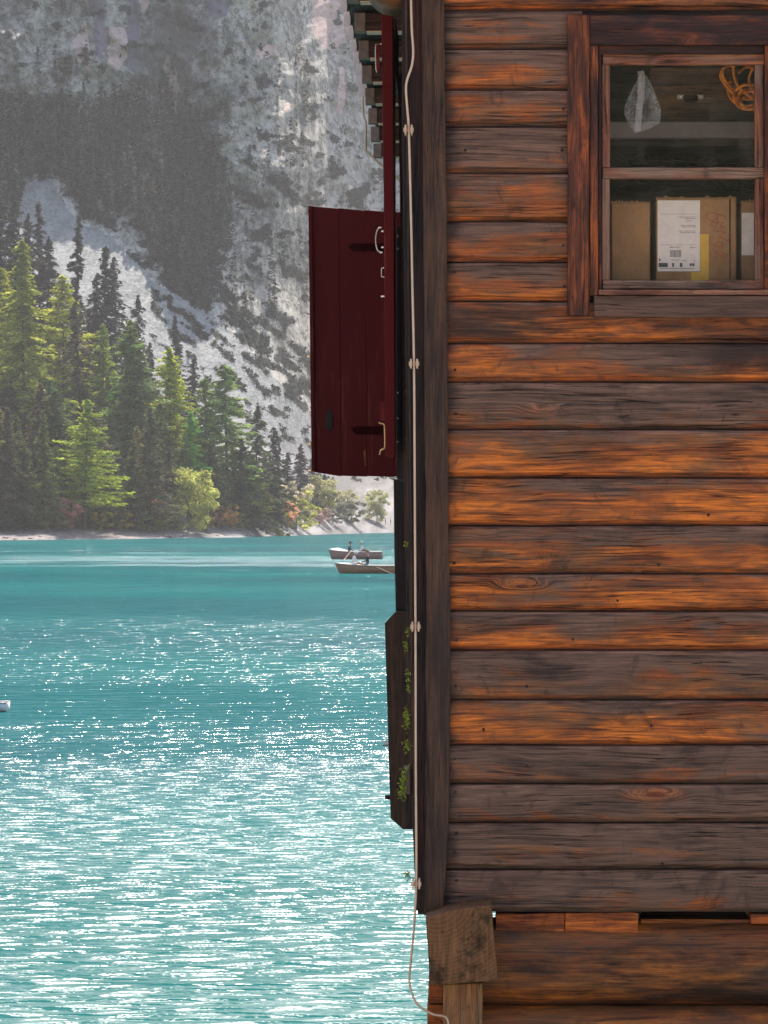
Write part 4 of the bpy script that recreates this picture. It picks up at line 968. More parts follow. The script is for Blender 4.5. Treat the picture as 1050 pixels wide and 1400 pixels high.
# orange rope
mb = MB(); Zr = 12.22
M['rope'] = plain('orange_rope', (0.78, 0.24, 0.02), 0.7, var=0.25, scale=150, bump=0.5)
def rp(pts, dz=0.0, r=0.0052): mb.tube(smooth_path([P(x, y, Zr + dz + 0.02 * math.sin(i * 1.7)) for i, (x, y) in enumerate(pts)], 6), r, 7)
rp([(1004,84),(1003,100),(1008,116),(1020,128),(1034,138)]); rp([(990,92),(985,104),(993,118),(1004,130),(1012,140),(1024,150)], 0.02)
rp([(1004,92),(996,90),(988,96),(990,108),(1000,120),(1012,126)], 0.03); rp([(1010,100),(1020,92),(1032,96),(1040,110)], 0.05)
rp([(1030,92),(1024,108),(1028,124),(1040,134)], 0.0); rp([(998,110),(995,124),(1000,136),(1008,142)], 0.04)
for k, (cx_, cy_, rx, ry) in enumerate([(1024,133,21,17),(1026,134,17,13),(1027,137,20,12),(1022,130,16,15),(1028,140,15,9),(1024,126,19,10)]):
    rp([(cx_ + rx * math.cos(a + k), cy_ + ry * math.sin(a + k)) for a in np.linspace(0, 6.3, 15)], 0.01 * k - 0.02, 0.005)
ro = mb.build('rope', M['rope'], None, smooth=True); tag(ro, 'bright orange coiled rope hanging inside the upper window pane', 'rope')
# clear plastic bag
def bag():
    out = [(878,95),(888,110),(896,128),(904,150),(902,168),(888,176),(868,183),(860,172),(853,155),(856,138),(866,118),(874,104)]
    cx_, cy_ = 879, 145; v, f = [], []; N = 48; R = 9
    for side in (0, 1):
        for j in range(R + 1):
            for i in range(N):
                t = i / N * len(out); a, b = out[int(t) % len(out)], out[(int(t) + 1) % len(out)]; u = t - int(t)
                ex, ey = a[0] + (b[0] - a[0]) * u, a[1] + (b[1] - a[1]) * u; s = j / R
                px, py = cx_ + (ex - cx_) * s, cy_ + (ey - cy_) * s
                bulge = 0.05 * math.sqrt(max(0, 1 - s * s)) + 0.014 * fb1(px / 6 + side * 9, py / 6, o=3) * (1 - s ** 4)
                v.append(P(px, py, 12.16 + (bulge if side else -bulge)))
    for side in (0, 1):
        o_ = side * (R + 1) * N
        for j in range(R):
            for i in range(N): f.append((o_ + j * N + i, o_ + j * N + (i + 1) % N, o_ + (j + 1) * N + (i + 1) % N, o_ + (j + 1) * N + i))
    n = NT('clear_plastic'); t_ = n.n('ShaderNodeBsdfTransparent'); g_ = n.n('ShaderNodeBsdfPrincipled'); n.set(g_.inputs['Base Color'], (0.75, 0.75, 0.72)); g_.inputs['Roughness'].default_value = 0.25
    lw = n.n('ShaderNodeLayerWeight'); lw.inputs[0].default_value = 0.35
    ns = n.noise(n.objc(), 40, 4, 0.7, 2)
    m_ = n.n('ShaderNodeMixShader'); n.set(m_.inputs[0], n.math('ADD', n.math('MULTIPLY', lw.outputs['Facing'], 0.5), n.mapr(ns, 0.48, 0.64, 0.0, 0.28)))
    n.t.links.new(t_.outputs[0], m_.inputs[1]); n.t.links.new(g_.outputs[0], m_.inputs[2]); n.t.links.new(m_.outputs[0], n.out.inputs[0])
    o = mesh_obj('plastic_bag', v, f, n.m, smooth=True); tag(o, 'crumpled clear plastic bag hanging behind the upper window pane', 'bag')
    n2 = NT('milky_tape'); t_ = n2.n('ShaderNodeBsdfTransparent'); g_ = n2.n('ShaderNodeBsdfDiffuse'); n2.set(g_.inputs[0], (0.7, 0.62, 0.58)); m_ = n2.n('ShaderNodeMixShader'); m_.inputs[0].default_value = 0.3
    n2.t.links.new(t_.outputs[0], m_.inputs[1]); n2.t.links.new(g_.outputs[0], m_.inputs[2]); n2.t.links.new(m_.outputs[0], n2.out.inputs[0])
    mb = MB(); pts = [(876,97),(877,115),(876,132),(874,150),(873,165),(871,180)]
    vv = []
    for i, (x, y) in enumerate(pts): vv += [P(x - 4.5, y, 12.085), P(x + 4.5, y, 12.085)]
    mb.add(vv, [(2 * i, 2 * i + 1, 2 * i + 3, 2 * i + 2) for i in range(len(pts) - 1)]); mb.build('tape', n2.m, o)
bag()
# dark netting heap under the shelf
mb = MB(); rr = random.Random(3)
for i in range(26):
    pts = [P(840 + rr.uniform(0, 200), 205 + rr.uniform(0, 60), 12.75 + rr.uniform(0, 0.3)) for _ in range(5)]
    mb.tube(smooth_path(pts, 6), 0.004, 4)
tag(mb.build('net', plain('dark_net_cord', (0.06, 0.055, 0.05), 0.8), None), 'tangled dark netting in the gloom under the grey shelf', 'net')

# ------------------------------------------------------------------ beams under the wall
o = prism('beam_end', [(582,1256),(610,1246),(644,1240),(672,1237),(676,1290),(681,1341),(640,1344),(588,1347),(585,1300)], 11.78, 0.9, M['endgrain'], sub=25, rough=1.2, seed=4, bevel=0.006)
prism('post', [(606,1346),(660,1344),(660,2300),(606,2300)], 11.9, 0.2, M['post'], bevel=0.006)
prism('post', [(586,1335),(606,1335),(607,1372),(585,1372)], 12.12, 0.2, M['orange_wood'], bevel=0.005)
prism('post', [(584,1374),(607,1374),(607,2300),(584,2300)], 12.12, 0.2, M['orange_wood'], bevel=0.005)
prism('packing_board', [(678,1249),(772,1249),(771,1283),(678,1284)], 12.02, 0.15, M['orange_wood'], bevel=0.003, sub=14, rough=2.2, seed=89)
prism('packing_board', [(772.8,1248),(873,1248),(872,1281),(772.8,1282)], 12.015, 0.15, M['orange_wood'], bevel=0.003, sub=14, rough=2.2, seed=94)
prism('packing_board', [(876,1257),(1026,1257),(1026,1266),(876,1266)], 12.06, 0.3, M['beam'], bevel=0.002)
prism('packing_board', [(1026.6,1249),(1110,1249),(1110,1263),(1026.6,1263)], 12.02, 0.15, M['orange_wood'], bevel=0.003)
prism('packing_board', [(876,1248),(962,1248),(962,1256),(876,1256)], 12.2, 0.4, M['beam'], bevel=0.002)
def log(name, x0, x1, yc, ry, Z, ryd, seed, mat, th_top=None):
    v, f, uv = [], [], []; N = 20; L = 34
    for i in range(L + 1):
        x = xof(x0 + (x1 - x0) * i / L, Z)
        for k in range(N):
            a = 2 * math.pi * k / N; q = 1 + 0.05 * fb1(i * 0.25 + seed * 9, a * 1.2, o=3)
            ca, sa = math.cos(a), math.sin(a); ca = math.copysign(abs(ca) ** 0.7, ca); sa = math.copysign(abs(sa) ** 0.7, sa)
            v.append((x, Z + ryd + ca * ryd * q, zof(yc, Z) + sa * ry * Z / F * q))
    for i in range(L):
        for k in range(N): f.append((i * N + k, i * N + (k + 1) % N, (i + 1) * N + (k + 1) % N, (i + 1) * N + k))
    f.append(tuple(range(N))); f.append(tuple(L * N + k for k in range(N - 1, -1, -1)))
    o = mesh_obj(name, v, f, M[mat], BH, smooth=True)
    return o
log('log', 640, 1500, 1322, 60, 11.98, 0.16, 1, 'beam')
lo = log('log', 610, 1500, 1432, 52, 11.93, 0.16, 2, 'beam'); lo['age'] = -0.12; lo['warm'] = 0.03
mb = MB()
for xx in (0.6, 1.6, 2.5):
    for yy in (16, 20.5): mb = MB(); mb.tube([(xx, yy, -1.2), (xx, yy, zb)], 0.14, 10); mb.build('post', M['post'], BH)

# ------------------------------------------------------------------ left side: shutters, eave, brackets
def shutter_open():
    Z = 20.0
    s = prism('shutter', [(421.5,281),(426,281.2),(431,645),(426,644.5)], Z - 0.03, 0.07, M['red'], BH, 0.002)
    prism('backing', [(428,283),(560,292),(563,650),(433,644)], Z + 0.032, 0.01, M['red'], s, 0)
    edges = [(426.2, 463.3), (462.9, 499.3), (498.9, 535.3), (534.9, 566)]
    for i, (a, b) in enumerate(edges):
        ya = 281.3 + (a - 421) * 0.07; yb = 281.3 + (b - 421) * 0.07 + 0.8; dy = 4.5 if i else 0
        sh = (631 / 1.0)
        o = prism('board', [(a, ya), (b, yb), (b + 3.2, 652 + (b - 540) * 0.01), (a + 3.6, 645.5 + dy + (a - 426) * 0.012)], Z + 0.004 * (i % 2), 0.03, M['red'], s, 0.003, sub=60, rough=0.7, seed=i)
    for x0, x1, y0, y1 in ((475, 540, 333, 343), (479, 540, 583, 594)): prism('hinge_strap', [(x0, y0 + 3), (x0 + 8, y0), (x1, y0), (x1, y1), (x0 + 8, y1)], Z - 0.012, 0.011, M['painted_iron'], s, 0.001)
    prism('latch_plate', [(445,566),(447,561),(452,561),(454,566),(454,585),(452,589),(447,589),(445,585)], Z - 0.01, 0.012, M['black_iron'], s, 0.001)
    prism('splinter_strip', [(497,618),(499.5,614),(501,634),(499,638)], Z - 0.004, 0.006, M['orange_wood'], s, 0)
    for px, py in ((421, 488), (422, 608), (422.5, 644)):
        mb = MB(); x, y, z = P(px, py, Z); mb.tube([(x - 0.004, y, z), (x + 0.01, y, z)], 0.007, 6); mb.build('hinge_pin', M['brass'], s)
shutter_open()
def shutter_edge():
    Z = 12.35
    s = prism('shutter', [(521,18),(537,18),(538.5,300),(540,625),(527,625),(525,300)], Z, 0.035, M['red'], BH, 0.003, sub=60, rough=0.5)
    # the leaf behind the edge runs along the side wall
    mb = MB(); mb.box(xof(529, Z), xof(536, Z), Z + 0.036, Z + 0.62, zof(620, Z), zof(24, Z)); mb.build('shutter_leaf', M['red'], s)
    Zh = Z + 0.012
    mb = MB(); mb.tube(smooth_path([P(522, 311, Zh), P(517, 313, Zh), P(514, 322, Zh), P(514, 334, Zh), P(517, 343, Zh), P(523, 345, Zh)], 5), 0.0025, 6); mb.build('handle', M['steel'], s, smooth=True)
    for px, py in ((519, 311), (523, 316), (523, 338), (521, 345)):
        mb = MB(); x, y, z = P(px, py, Zh); mb.tube([(x - 0.005, y, z), (x + 0.004, y, z)], 0.0035, 6); mb.build('screw', M['steel'], s)
    mb = MB(); mb.tube([P(525, 366, Zh), P(521.5, 367, Zh), P(521.5, 378, Zh), P(526, 379, Zh)], 0.0022, 6); mb.build('staple', M['steel'], s)
    mb = MB(); x, y, z = P(523, 405, Zh); mb.tube([(x - 0.006, y, z), (x + 0.01, y, z)], 0.004, 6); mb.build('knob', M['steel'], s)
    mb = MB(); mb.tube(smooth_path([P(518, 577, Zh), P(520, 579, Zh), P(525, 580, Zh), P(526, 590, Zh), P(526, 612, Zh), P(521, 615, Zh), P(519, 622, Zh)], 4), 0.003, 6); mb.build('hook', M['brass'], s, smooth=True)
    prism('hinge_plate', [(518,549),(528,549),(528,575),(519,575)], Zh, 0.01, M['red'], s, 0.001)
    o = prism('shutter_catch', [(514,61),(519,60),(519,98),(515,97)], Z - 0.01, 0.01, M['red'], s, 0.001)
    mb = MB(); mb.tube([P(522, 60, Zh), P(513.6, 61, Zh), P(513.2, 72, Zh), P(513.8, 93, Zh), P(515, 99, Zh)], 0.0022, 6); mb.build('catch_rod', M['steel'], s)
shutter_edge()
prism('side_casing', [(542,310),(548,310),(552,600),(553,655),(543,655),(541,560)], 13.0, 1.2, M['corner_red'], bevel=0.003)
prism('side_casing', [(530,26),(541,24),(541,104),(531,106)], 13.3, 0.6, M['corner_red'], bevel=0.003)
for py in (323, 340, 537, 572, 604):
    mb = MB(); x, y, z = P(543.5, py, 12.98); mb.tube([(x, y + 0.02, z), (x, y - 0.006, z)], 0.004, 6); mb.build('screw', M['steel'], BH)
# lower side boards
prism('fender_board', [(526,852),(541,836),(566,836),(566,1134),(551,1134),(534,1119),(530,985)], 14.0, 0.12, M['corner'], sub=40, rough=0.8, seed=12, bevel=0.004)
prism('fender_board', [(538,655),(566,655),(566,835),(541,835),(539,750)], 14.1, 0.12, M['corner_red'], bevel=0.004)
for px, py in ((527.5, 1017), (530.5, 1090)):
    mb = MB(); x, y, z = P(px, py, 14.05); mb.tube([(x - 0.012, y, z), (x + 0.02, y, z)], 0.010, 8); mb.build('bolt', M['steel'] if py < 1050 else M['black_iron'], BH)
# moss
r = random.Random(8); mb = MB()
for px, py, k in [(557,862,2),(556,883,4),(557,920,2),(558,931,2),(558,942,2),(556,975,6),(557,990,5),(557,1018,5),(552,1062,6),(551,1074,8),(550,1086,6),(558,1198,4),(556,745,2),(558,1050,2),(557,600,1),(556,540,1)]:
    for j in range(k * 9):
        x, y, z = P(px + r.gauss(0, 1.2 + 0.25 * k), py + r.gauss(0, 2 + 0.5 * k), 12.46); y += r.uniform(-0.02, 0.03); s = r.uniform(0.003, 0.008)
        a = [Vector((r.gauss(0, 1), r.gauss(0, 1), r.gauss(0, 1))).normalized() * s for _ in range(3)]
        mb.add([Vector((x, y, z)) + a[0], Vector((x, y, z)) + a[1], Vector((x, y, z)) + a[2], Vector((x, y, z)) - a[0] * 0.6], [(0, 1, 2), (0, 2, 3), (0, 3, 1), (1, 3, 2)])
tag(mb.build('moss', M['moss'], None), 'yellow-green moss tufts along the edge of the corner boards', 'moss', kind='stuff')
# mossy grey shelf block
prism('packing_block', [(552,1048),(560,1048),(561,1086),(553,1086)], 12.47, 0.05, M['rafter_end'])
# lightning cable with clamps
cp = [(562,-60),(562,0),(563,40),(565,70),(563,90),(557,108),(555,122),(557,150),(559,180),(562,300),(564,400),(566,497),(567,650),(568,857),(568.5,1050),(569,1208),(564,1290),(560,1330),(561,1350),(570,1372),(590,1386),(608,1390),(613,1400),(615,1430)]
mb = MB(); mb.tube(smooth_path([P(x, y, 11.90) for x, y in cp], 5), 0.0042, 10); cab = mb.build('lightning_cable', M['cable'], BH, smooth=True)
for px, py in ((558.5, 177), (566, 497), (568, 857), (569, 1209)):
    mb = MB()
    for sx in (-1, 1):
        x = px + sx * 4.2; a = P(x - 1.2, py, 11.89); mb.box(a[0], P(x + 1.2, py, 11.89)[0], 11.885, 11.955, zof(py + 6.5, 11.89), zof(py - 6.5, 11.89))
    mb.box(P(px - 7, py, 11.9)[0], P(px + 7, py, 11.9)[0], 11.905, 11.91, zof(py + 3, 11.9), zof(py - 3, 11.9))
    mb.build('clamp', M['cable'], cab, bevel=0.001)
# eave: rafters, soffit boards, roof
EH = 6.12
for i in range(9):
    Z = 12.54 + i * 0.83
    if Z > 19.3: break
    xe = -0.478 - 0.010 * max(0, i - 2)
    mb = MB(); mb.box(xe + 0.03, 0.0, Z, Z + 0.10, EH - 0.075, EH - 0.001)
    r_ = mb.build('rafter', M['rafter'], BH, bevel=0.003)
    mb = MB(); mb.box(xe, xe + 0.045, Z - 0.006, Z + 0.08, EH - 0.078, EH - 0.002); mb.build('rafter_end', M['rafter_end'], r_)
    mb = MB(); mb.box(xe + 0.05, -0.02, Z + 0.01, Z + 0.09, EH - 0.081, EH - 0.076); mb.build('lit_underside_strip', M['lit_underside'], r_)  # added strip, painted pale for light bounced up off the water
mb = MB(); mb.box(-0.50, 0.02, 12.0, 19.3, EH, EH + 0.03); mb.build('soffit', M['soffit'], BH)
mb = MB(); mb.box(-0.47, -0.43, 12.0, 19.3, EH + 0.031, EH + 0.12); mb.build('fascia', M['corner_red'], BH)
for i in range(13):
    Z0 = 12.0 + i * 0.4; X0 = -0.532 if Z0 < 16.1 else -0.545
    X1 = -0.5005 if Z0 < 16.1 else -0.512; zb0, zb1 = EH - 0.03, EH + 0.038; mb = MB(); mb.add([(X0, Z0, zb0), (X1, Z0, zb0), (X1, Z0 + 0.39, zb1), (X0, Z0 + 0.39, zb1), (X0, Z0, zb0 + 0.075), (X1, Z0, zb0 + 0.075), (X1, Z0 + 0.39, zb1 + 0.03), (X0, Z0 + 0.39, zb1 + 0.03)], [(0,3,2,1),(4,5,6,7),(0,1,5,4),(1,2,6,5),(2,3,7,6),(3,0,4,7)]); mb.build('shingle', M['sheet'], BH, bevel=0.002)
mb = MB(); mb.add([(-0.45, 11.6, EH + 0.13), (2.9, 11.6, EH + 2.2), (2.9, 21.2, EH + 2.2), (-0.45, 21.2, EH + 0.13), (-0.45, 11.6, EH + 0.2), (2.9, 11.6, EH + 2.27), (2.9, 21.2, EH + 2.27), (-0.45, 21.2, EH + 0.2)], [(0,3,2,1),(4,5,6,7),(0,1,5,4),(1,2,6,5),(2,3,7,6),(3,0,4,7)])
mb.build('roof', M['soffit'], BH)
# round purlin end and far cable
mb = MB(); c = P(540, -24, 12.2); N = 14
mb.tube([(c[0], 12.0, c[2]), (c[0], 12.05, c[2]), (c[0], 12.3, c[2])], [0.095, 0.108, 0.11], 22); mb.build('purlin', M['log'], BH, smooth=True)
mb = MB(); mb.tube(smooth_path([P(x, y, 17.5) for x, y in [(497,112),(496,135),(497,158),(500,168),(500,204),(504,210),(528,232),(548,248)]], 4), 0.006, 6); mb.build('cable', M['cable'], BH, smooth=True)

# ------------------------------------------------------------------ boats and people
M['hull'] = wood('varnished_hull_wood', 'X', warm0=0.4, dark0=0.3, grey=(0.34, 0.19, 0.10), tan=(0.42, 0.2, 0.09), orange=(0.5, 0.22, 0.09), knots=0.0, grain=0.5)
M['hull_red'] = plain('red_brown_hull_paint', (0.36, 0.17, 0.13), 0.5, var=0.2, scale=4)
M['gunwale'] = plain('pale_gunwale', (0.62, 0.50, 0.42), 0.5, var=0.15, scale=4)
M['white'] = plain('white_cloth', (0.8, 0.78, 0.76), 0.8, var=0.06, scale=8)
M['skin'] = plain('skin', (0.50, 0.27, 0.18), 0.6, var=0.08)
M['dark_cloth'] = plain('dark_clothing', (0.03, 0.03, 0.045), 0.85, var=0.2)
M['hair_red'] = plain('auburn_hair', (0.30, 0.11, 0.05), 0.7, var=0.2)
M['hair_dark'] = plain('dark_hair', (0.03, 0.02, 0.015), 0.7, var=0.2)
M['straw'] = plain('straw_hat', (0.62, 0.48, 0.36), 0.8, var=0.15)
M['oarwood'] = plain('pale_oar_wood', (0.55, 0.33, 0.22), 0.5, var=0.15)
M['jeans'] = plain('blue_grey_trousers', (0.08, 0.1, 0.15), 0.85, var=0.2)
def boat(X0, Yb, L, label, hull, beam=1.45, hgt=0.62):
    """bow at the left (X0), lying across the view"""
    e = empty('rowing_boat', (X0 + L / 2, Yb, 0), label, 'boat')
    N, K = 22, 9; v, f = [], []
    def sec(t):
        wd = beam / 2 * (math.sin(min(1, (t + 0.02) / 0.55) * math.pi / 2) ** 0.75) * (1 - 0.28 * max(0, (t - 0.6) / 0.4) ** 2)
        sheer = hgt * (1 + 0.32 * (1 - t) ** 3 + 0.08 * t ** 3) - 0.1; keel = -0.12 + 0.22 * max(0, (0.12 - t) / 0.12) ** 1.5
        return wd, sheer, keel
    for th in (0, 0.03):
        for i in range(N + 1):
            t = i / N; wd, sh, kl = sec(t); rake = 0.28 * max(0, (0.1 - t) / 0.1)
            for k in range(K):
                a = (k / (K - 1) - 0.5) * 2; prof = abs(a) ** 2.6
                z = kl + th * 1.3 + (sh - kl - th * 1.3) * prof; x = X0 + t * L + rake * (1 - prof) * 0.9 + th * (1 if t < 0.5 else -1) * 0.5
                v.append((x, Yb + math.copysign(max(0, wd - th), a) * (1 - (1 - abs(a)) ** 2.2), z))
    o_ = (N + 1) * K
    for i in range(N):
        for k in range(K - 1):
            q = i * K + k; f.append((q, q + 1, q + K + 1, q + K)); f.append((o_ + q, o_ + q + K, o_ + q + K + 1, o_ + q + 1))
    for i in range(N):
        for k in (0, K - 1): q = i * K + k; f.append((q, q + K, o_ + q + K, o_ + q))
    f.append(tuple(N * K + k for k in range(K))); f.append(tuple(o_ + N * K + k for k in range(K - 1, -1, -1)))
    h = mesh_obj('hull', v, f, hull, e, smooth=True)
    bm = bmesh.new(); bm.from_mesh(h.data); bmesh.ops.recalc_face_normals(bm, faces=bm.faces); bm.to_mesh(h.data); bm.free()
    for sgn in (-1, 1):
        mb = MB(); mb.tube([(X0 + i / N * L, Yb + sgn * sec(i / N)[0], sec(i / N)[1] + 0.01) for i in range(N + 1)], 0.035, 6); mb.build('gunwale', M['gunwale'], e, smooth=True)
    for t in (0.3, 0.55, 0.8): wd = sec(t)[0] * 0.9; mb = MB(); mb.box(X0 + t * L - 0.13, X0 + t * L + 0.13, Yb - wd, Yb + wd, 0.27, 0.31); mb.build('seat', M['hull'], e)
    mb = MB(); a = 0.2; pts = [(X0 + 0.02, Yb, sec(0)[1])] ; wd = sec(a)[0]
    mb.add([(X0 + 0.05, Yb, sec(0)[1] + 0.01), (X0 + a * L * 0.5, Yb - sec(a / 2)[0], sec(a / 2)[1]), (X0 + a * L, Yb - wd, sec(a)[1]), (X0 + a * L, Yb + wd, sec(a)[1]), (X0 + a * L * 0.5, Yb + sec(a / 2)[0], sec(a / 2)[1]), (X0 + a * L * 0.5, Yb, sec(a / 2)[1] + 0.08), (X0 + a * L, Yb, sec(a)[1] + 0.08)], [(0,1,5),(1,2,6,5),(5,6,3,4),(0,5,4)])
    mb.build('bow_deck', M['gunwale'], e)
    return e

def skin_mesh(nodes, edges, sub=1):
    me = bpy.data.meshes.new('tmp'); me.from_pydata([n_[0] for n_ in nodes], edges, [])
    ob = bpy.data.objects.new('tmp', me); COL.objects.link(ob)
    sm = ob.modifiers.new('s', 'SKIN'); sm.use_smooth_shade = True
    for i, n_ in enumerate(nodes): me.skin_vertices[0].data[i].radius = (n_[1], n_[1] * (n_[2] if len(n_) > 2 else 1))
    me.skin_vertices[0].data[0].use_root = True
    ss = ob.modifiers.new('d', 'SUBSURF'); ss.levels = sub; ss.render_levels = sub
    dg = bpy.context.evaluated_depsgraph_get(); ev = ob.evaluated_get(dg); m2 = bpy.data.meshes.new_from_object(ev)
    bpy.data.objects.remove(ob); return m2
def person(pos, label, facing=1, lean=0.1, top='dark_cloth', legs='jeans', hair='hair_dark', reach=0.45, stand=False, s=1.22, crouch=0.0, arms=0.35):
    """facing = +1 looks to +X; seated by default on a 0.45 m seat"""
    fx = facing; L = lambda x, y, z: (x * fx * s, y * s, z * s)
    e = empty('person', pos, label, 'person')
    hz = 0.9 if stand else 0.42
    hip = (0, 0, hz); ch = (lean * 0.75, 0, hz + 0.40 - crouch * 0.2); nk = (lean, 0, hz + 0.54 - crouch * 0.28); hd = (lean + 0.04 + 0.1 * crouch, 0, hz + 0.72 - crouch * 0.36); tp = (lean + 0.03 + 0.12 * crouch, 0, hz + 0.82 - crouch * 0.38)
    nd = [(L(*hip), 0.15, 0.9), (L(lean * .4, 0, hz + 0.2), 0.13), (L(*ch), 0.155, 0.85), (L(*nk), 0.055), (L(*hd), 0.098), (L(*tp), 0.075)]
    ed = [(0, 1), (1, 2), (2, 3), (3, 4), (4, 5)]
    for sg in (-1, 1):
        b = len(nd); sh = (ch[0], sg * 0.19, ch[2] + 0.06)
        nd += [(L(*sh), 0.062), (L(ch[0] + 0.12, sg * 0.24, ch[2] - 0.20), 0.045), (L(ch[0] + reach, sg * 0.18, ch[2] - arms * 0.6 - 0.02), 0.034), (L(ch[0] + reach + 0.08, sg * 0.17, ch[2] - arms * 0.6 - 0.03), 0.038)]
        ed += [(2, b), (b, b + 1), (b + 1, b + 2), (b + 2, b + 3)]
        b = len(nd)
        if stand: nd += [(L(0, sg * 0.1, hz - 0.06), 0.09), (L(0.04, sg * 0.11, 0.48), 0.065), (L(-0.02, sg * 0.12, 0.08), 0.042), (L(0.14, sg * 0.12, 0.03), 0.035)]
        else: nd += [(L(0.05, sg * 0.1, hz - 0.02), 0.09), (L(0.42, sg * 0.13, hz + 0.06), 0.07), (L(0.55, sg * 0.13, 0.08), 0.045), (L(0.68, sg * 0.13, 0.03), 0.036)]
        ed += [(0, b), (b, b + 1), (b + 1, b + 2), (b + 2, b + 3)]
    me = skin_mesh(nd, ed, 1)
    for m_ in (top, legs, 'skin'): me.materials.append(M[m_])
    co = [n_[0] for n_ in nd]
    for p_ in me.polygons:
        c_ = p_.center; j = min(range(len(co)), key=lambda i: (Vector(co[i]) - c_).length)
        p_.material_index = 2 if j in (3, 4, 5) or (j >= 6 and (j - 6) % 8 in (2, 3)) else (1 if j == 0 or (j >= 6 and (j - 6) % 8 >= 4) else 0)
    o = bpy.data.objects.new('body', me); COL.objects.link(o); o.parent = e
    # hair cap
    N = 10; v, f = [], []; hx = Vector(L(hd[0] - 0.015, 0, hd[2] + 0.03))
    for i in range(6):
        th = i / 5 * 1.9
        for k in range(N): a = 2 * math.pi * k / N; v.append(Vector(pos) + hx + Vector((math.sin(th) * math.cos(a) * 0.115 * s - fx * 0.03 * i / 5, math.sin(th) * math.sin(a) * 0.105 * s, math.cos(th) * 0.125 * s)))
    for i in range(5):
        for k in range(N): f.append((i * N + k, i * N + (k + 1) % N, (i + 1) * N + (k + 1) % N, (i + 1) * N + k))
    mesh_obj('hair', v, f, M[hair], e, smooth=True)
    # small face pieces
    mb = MB(); fc = Vector(pos) + Vector(L(hd[0] + 0.10, 0, hd[2])); mb.tube([fc, fc + Vector((0.025 * fx, 0, -0.02))], [0.01, 0.016], 5); mb.build('nose', M['skin'], e)
    mb = MB()
    for sg in (-1, 1): q = fc + Vector((-0.005 * fx, sg * 0.035, 0.025)); mb.tube([q, q + Vector((0.008 * fx, 0, 0))], 0.009, 5)
    mb.build('eyes', M['hair_dark'], e); return e
def oar(a, b, label):
    mb = MB(); a, b = Vector(a), Vector(b); d = (b - a).normalized(); mb.tube([a, b], 0.028, 6)
    e = mesh_obj('oar', mb.v, mb.f, M['oarwood'], None); tag(e, label, 'oar')
    s_ = d.cross(Vector((0, 1, 0))).normalized() * 0.07; t_ = Vector((0, 0.012, 0)); mb = MB()
    c = b + d * 0.55; mb.add([b - s_ * .5 - t_, b + s_ * .5 - t_, c + s_ - t_, c - s_ - t_, b - s_ * .5 + t_, b + s_ * .5 + t_, c + s_ + t_, c - s_ + t_], [(0,1,2,3),(7,6,5,4),(0,4,5,1),(1,5,6,2),(2,6,7,3),(3,7,4,0)])
    mb.build('blade', M['oarwood'], e); return e
# far boat
Z1 = 4 * F / (764.5 - HY); x1 = (449 - HX) * Z1 / F; L1 = (523 - 449) * Z1 / F
b1 = boat(x1, Z1, L1, 'red-brown rowing boat with two people, the farther of the pair below the shutter', M['hull_red'], hgt=0.75)
mb = MB(); wdt = 0.5
mb.add([(x1 + 0.1, Z1, 0.98), (x1 + 1.9, Z1 - 0.6, 0.62), (x1 + 1.9, Z1 + 0.6, 0.62), (x1 + 1.0, Z1 - 0.55, 0.78), (x1 + 1.0, Z1 + 0.55, 0.78), (x1 + 0.9, Z1, 1.08), (x1 + 1.9, Z1, 0.78)], [(0,3,5),(3,1,6,5),(5,6,2,4),(0,5,4),(1,2,6)])
tag(mb.build('tarpaulin', M['white'], None), 'white cover over the bow of the farther rowing boat', 'tarpaulin')
def bp(px, Z): return (px - HX) * Z / F
person((bp(476, Z1), Z1, 0.12), 'person in dark top leaning forward to row in the farther boat', 1, 0.16, 'dark_cloth', 'jeans', 'hair_dark', 0.4)
p2 = person((bp(495, Z1), Z1, 0.12), 'person in light top and straw hat facing the rower in the farther boat', -1, 0.02, 'white', 'jeans', 'straw', 0.25)
mb = MB(); x = bp(497.5, Z1); mb.box(x - 0.16, x + 0.22, Z1 - 0.25, Z1 + 0.2, 0.5, 0.92); tag(mb.build('backpack', M['dark_cloth'], None, bevel=0.06), 'dark backpack beside the straw-hatted person in the farther boat', 'backpack')
oar((bp(481, Z1), Z1 - 0.3, 0.85), (bp(473.5, Z1), Z1 - 2.4, 0.12), 'pale oar dipping from the farther boat')
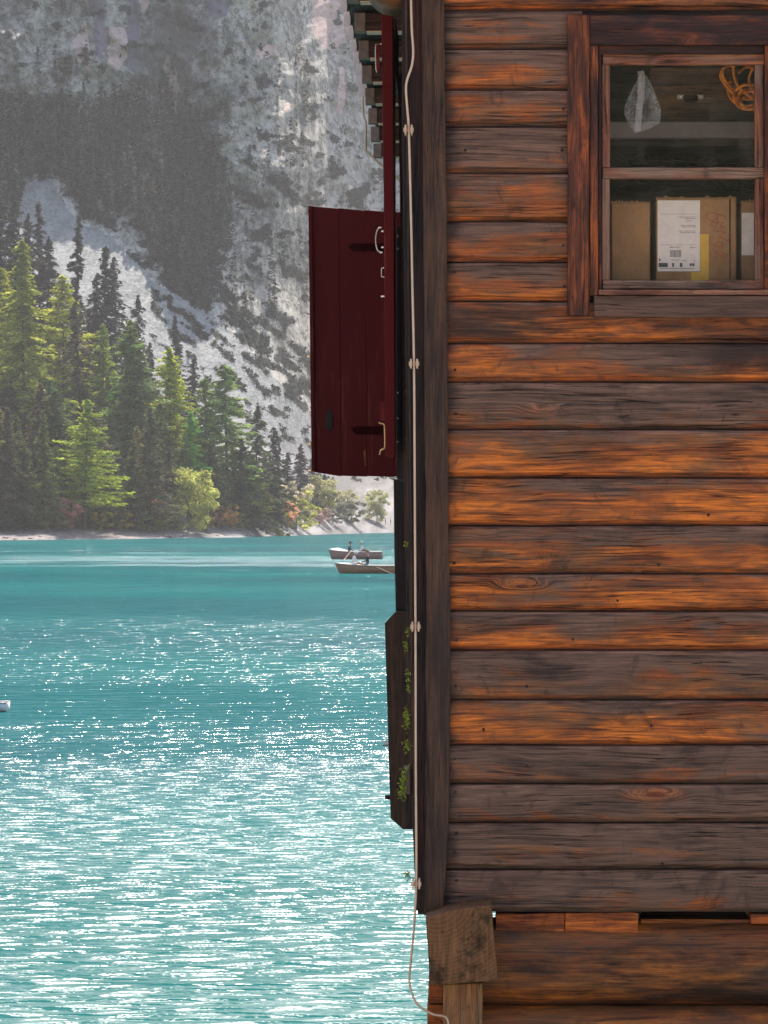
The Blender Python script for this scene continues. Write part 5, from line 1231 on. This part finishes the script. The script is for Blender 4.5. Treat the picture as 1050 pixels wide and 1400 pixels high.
# near boat
Z2 = 4 * F / (784 - HY); x2 = (458 - HX) * Z2 / F
b2 = boat(x2, Z2, 5.3, 'varnished wooden rowing boat, the nearer of the pair, half hidden by the boathouse', M['hull'])
person((bp(503, Z2), Z2, 0.12), 'auburn-haired person in dark top seated in the nearer boat', -1, 0.02, 'dark_cloth', 'jeans', 'hair_red', 0.3)
person((bp(482, Z2), Z2, 0.12), 'person wrapped in white, hunched near the bow of the nearer boat', 1, 0.14, 'white', 'white', 'white', 0.22, crouch=0.5, s=1.35)
oar((bp(508, Z2), Z2 - 0.3, 0.62), (bp(532, Z2), Z2 - 1.9, 0.12), 'pale oar trailing from the nearer boat')
# bow of a third boat at the left edge
Z3 = 4 * F / (972 - HY); x3 = (8 - HX) * Z3 / F
b3 = boat(-9.0, Z3, 4.6, 'white-topped boat end just inside the left edge of the water', M['white'], hgt=0.45)
b3.location = (x3 - 1.1, Z3, 0.02); b3.scale = (0.5, 0.5, 0.42)
# people on the far gravel
for i, (px, lb) in enumerate(((527, 'person in dark clothes standing on the far gravel bank, left of two'), (534, 'person in dark clothes on the far gravel bank beside the boathouse edge'))):
    person(Pg(px, 718), lb, 1 if i else -1, 0.0, 'dark_cloth', 'jeans', 'hair_dark', 0.1, stand=True, s=1.0)
# stones and driftwood on the far beach
mb_r = None
for i in range(26):
    px = random.choice([random.uniform(0, 390), random.uniform(230, 400)]); ys_ = float(shore_y(np.array([px]))[0]); c = Vector(Pg(px, ys_ - random.uniform(1, 5)))
    v = []; s_ = random.uniform(0.25, 0.7)
    bm = bmesh.new(); bmesh.ops.create_icosphere(bm, subdivisions=1, radius=s_)
    for q in bm.verts: q.co *= random.uniform(0.7, 1.2); q.co.z *= 0.55
    v = [c + q.co for q in bm.verts]; f = [tuple(q.index for q in fc.verts) for fc in bm.faces]; bm.free()
    tag(mesh_obj('rock', v, f, M['rafter_end'], None), 'pale stone lying on the far beach near the waterline', 'rock', 'stones on the far beach')

# ------------------------------------------------------------------ haze
n = NT('valley_haze')
pv = n.n('ShaderNodeVolumePrincipled'); n.set(pv.inputs['Color'], (0.97, 0.93, 0.88)); pv.inputs['Density'].default_value = 0.00015; pv.inputs['Anisotropy'].default_value = 0.0
n.t.links.new(pv.outputs[0], n.out.inputs['Volume'])
mb = MB(); mb.box(-2800, 2800, -900, 2200, -6, 700); tag(mb.build('haze', n.m, None), 'pale haze in the valley air', 'haze', kind='stuff')
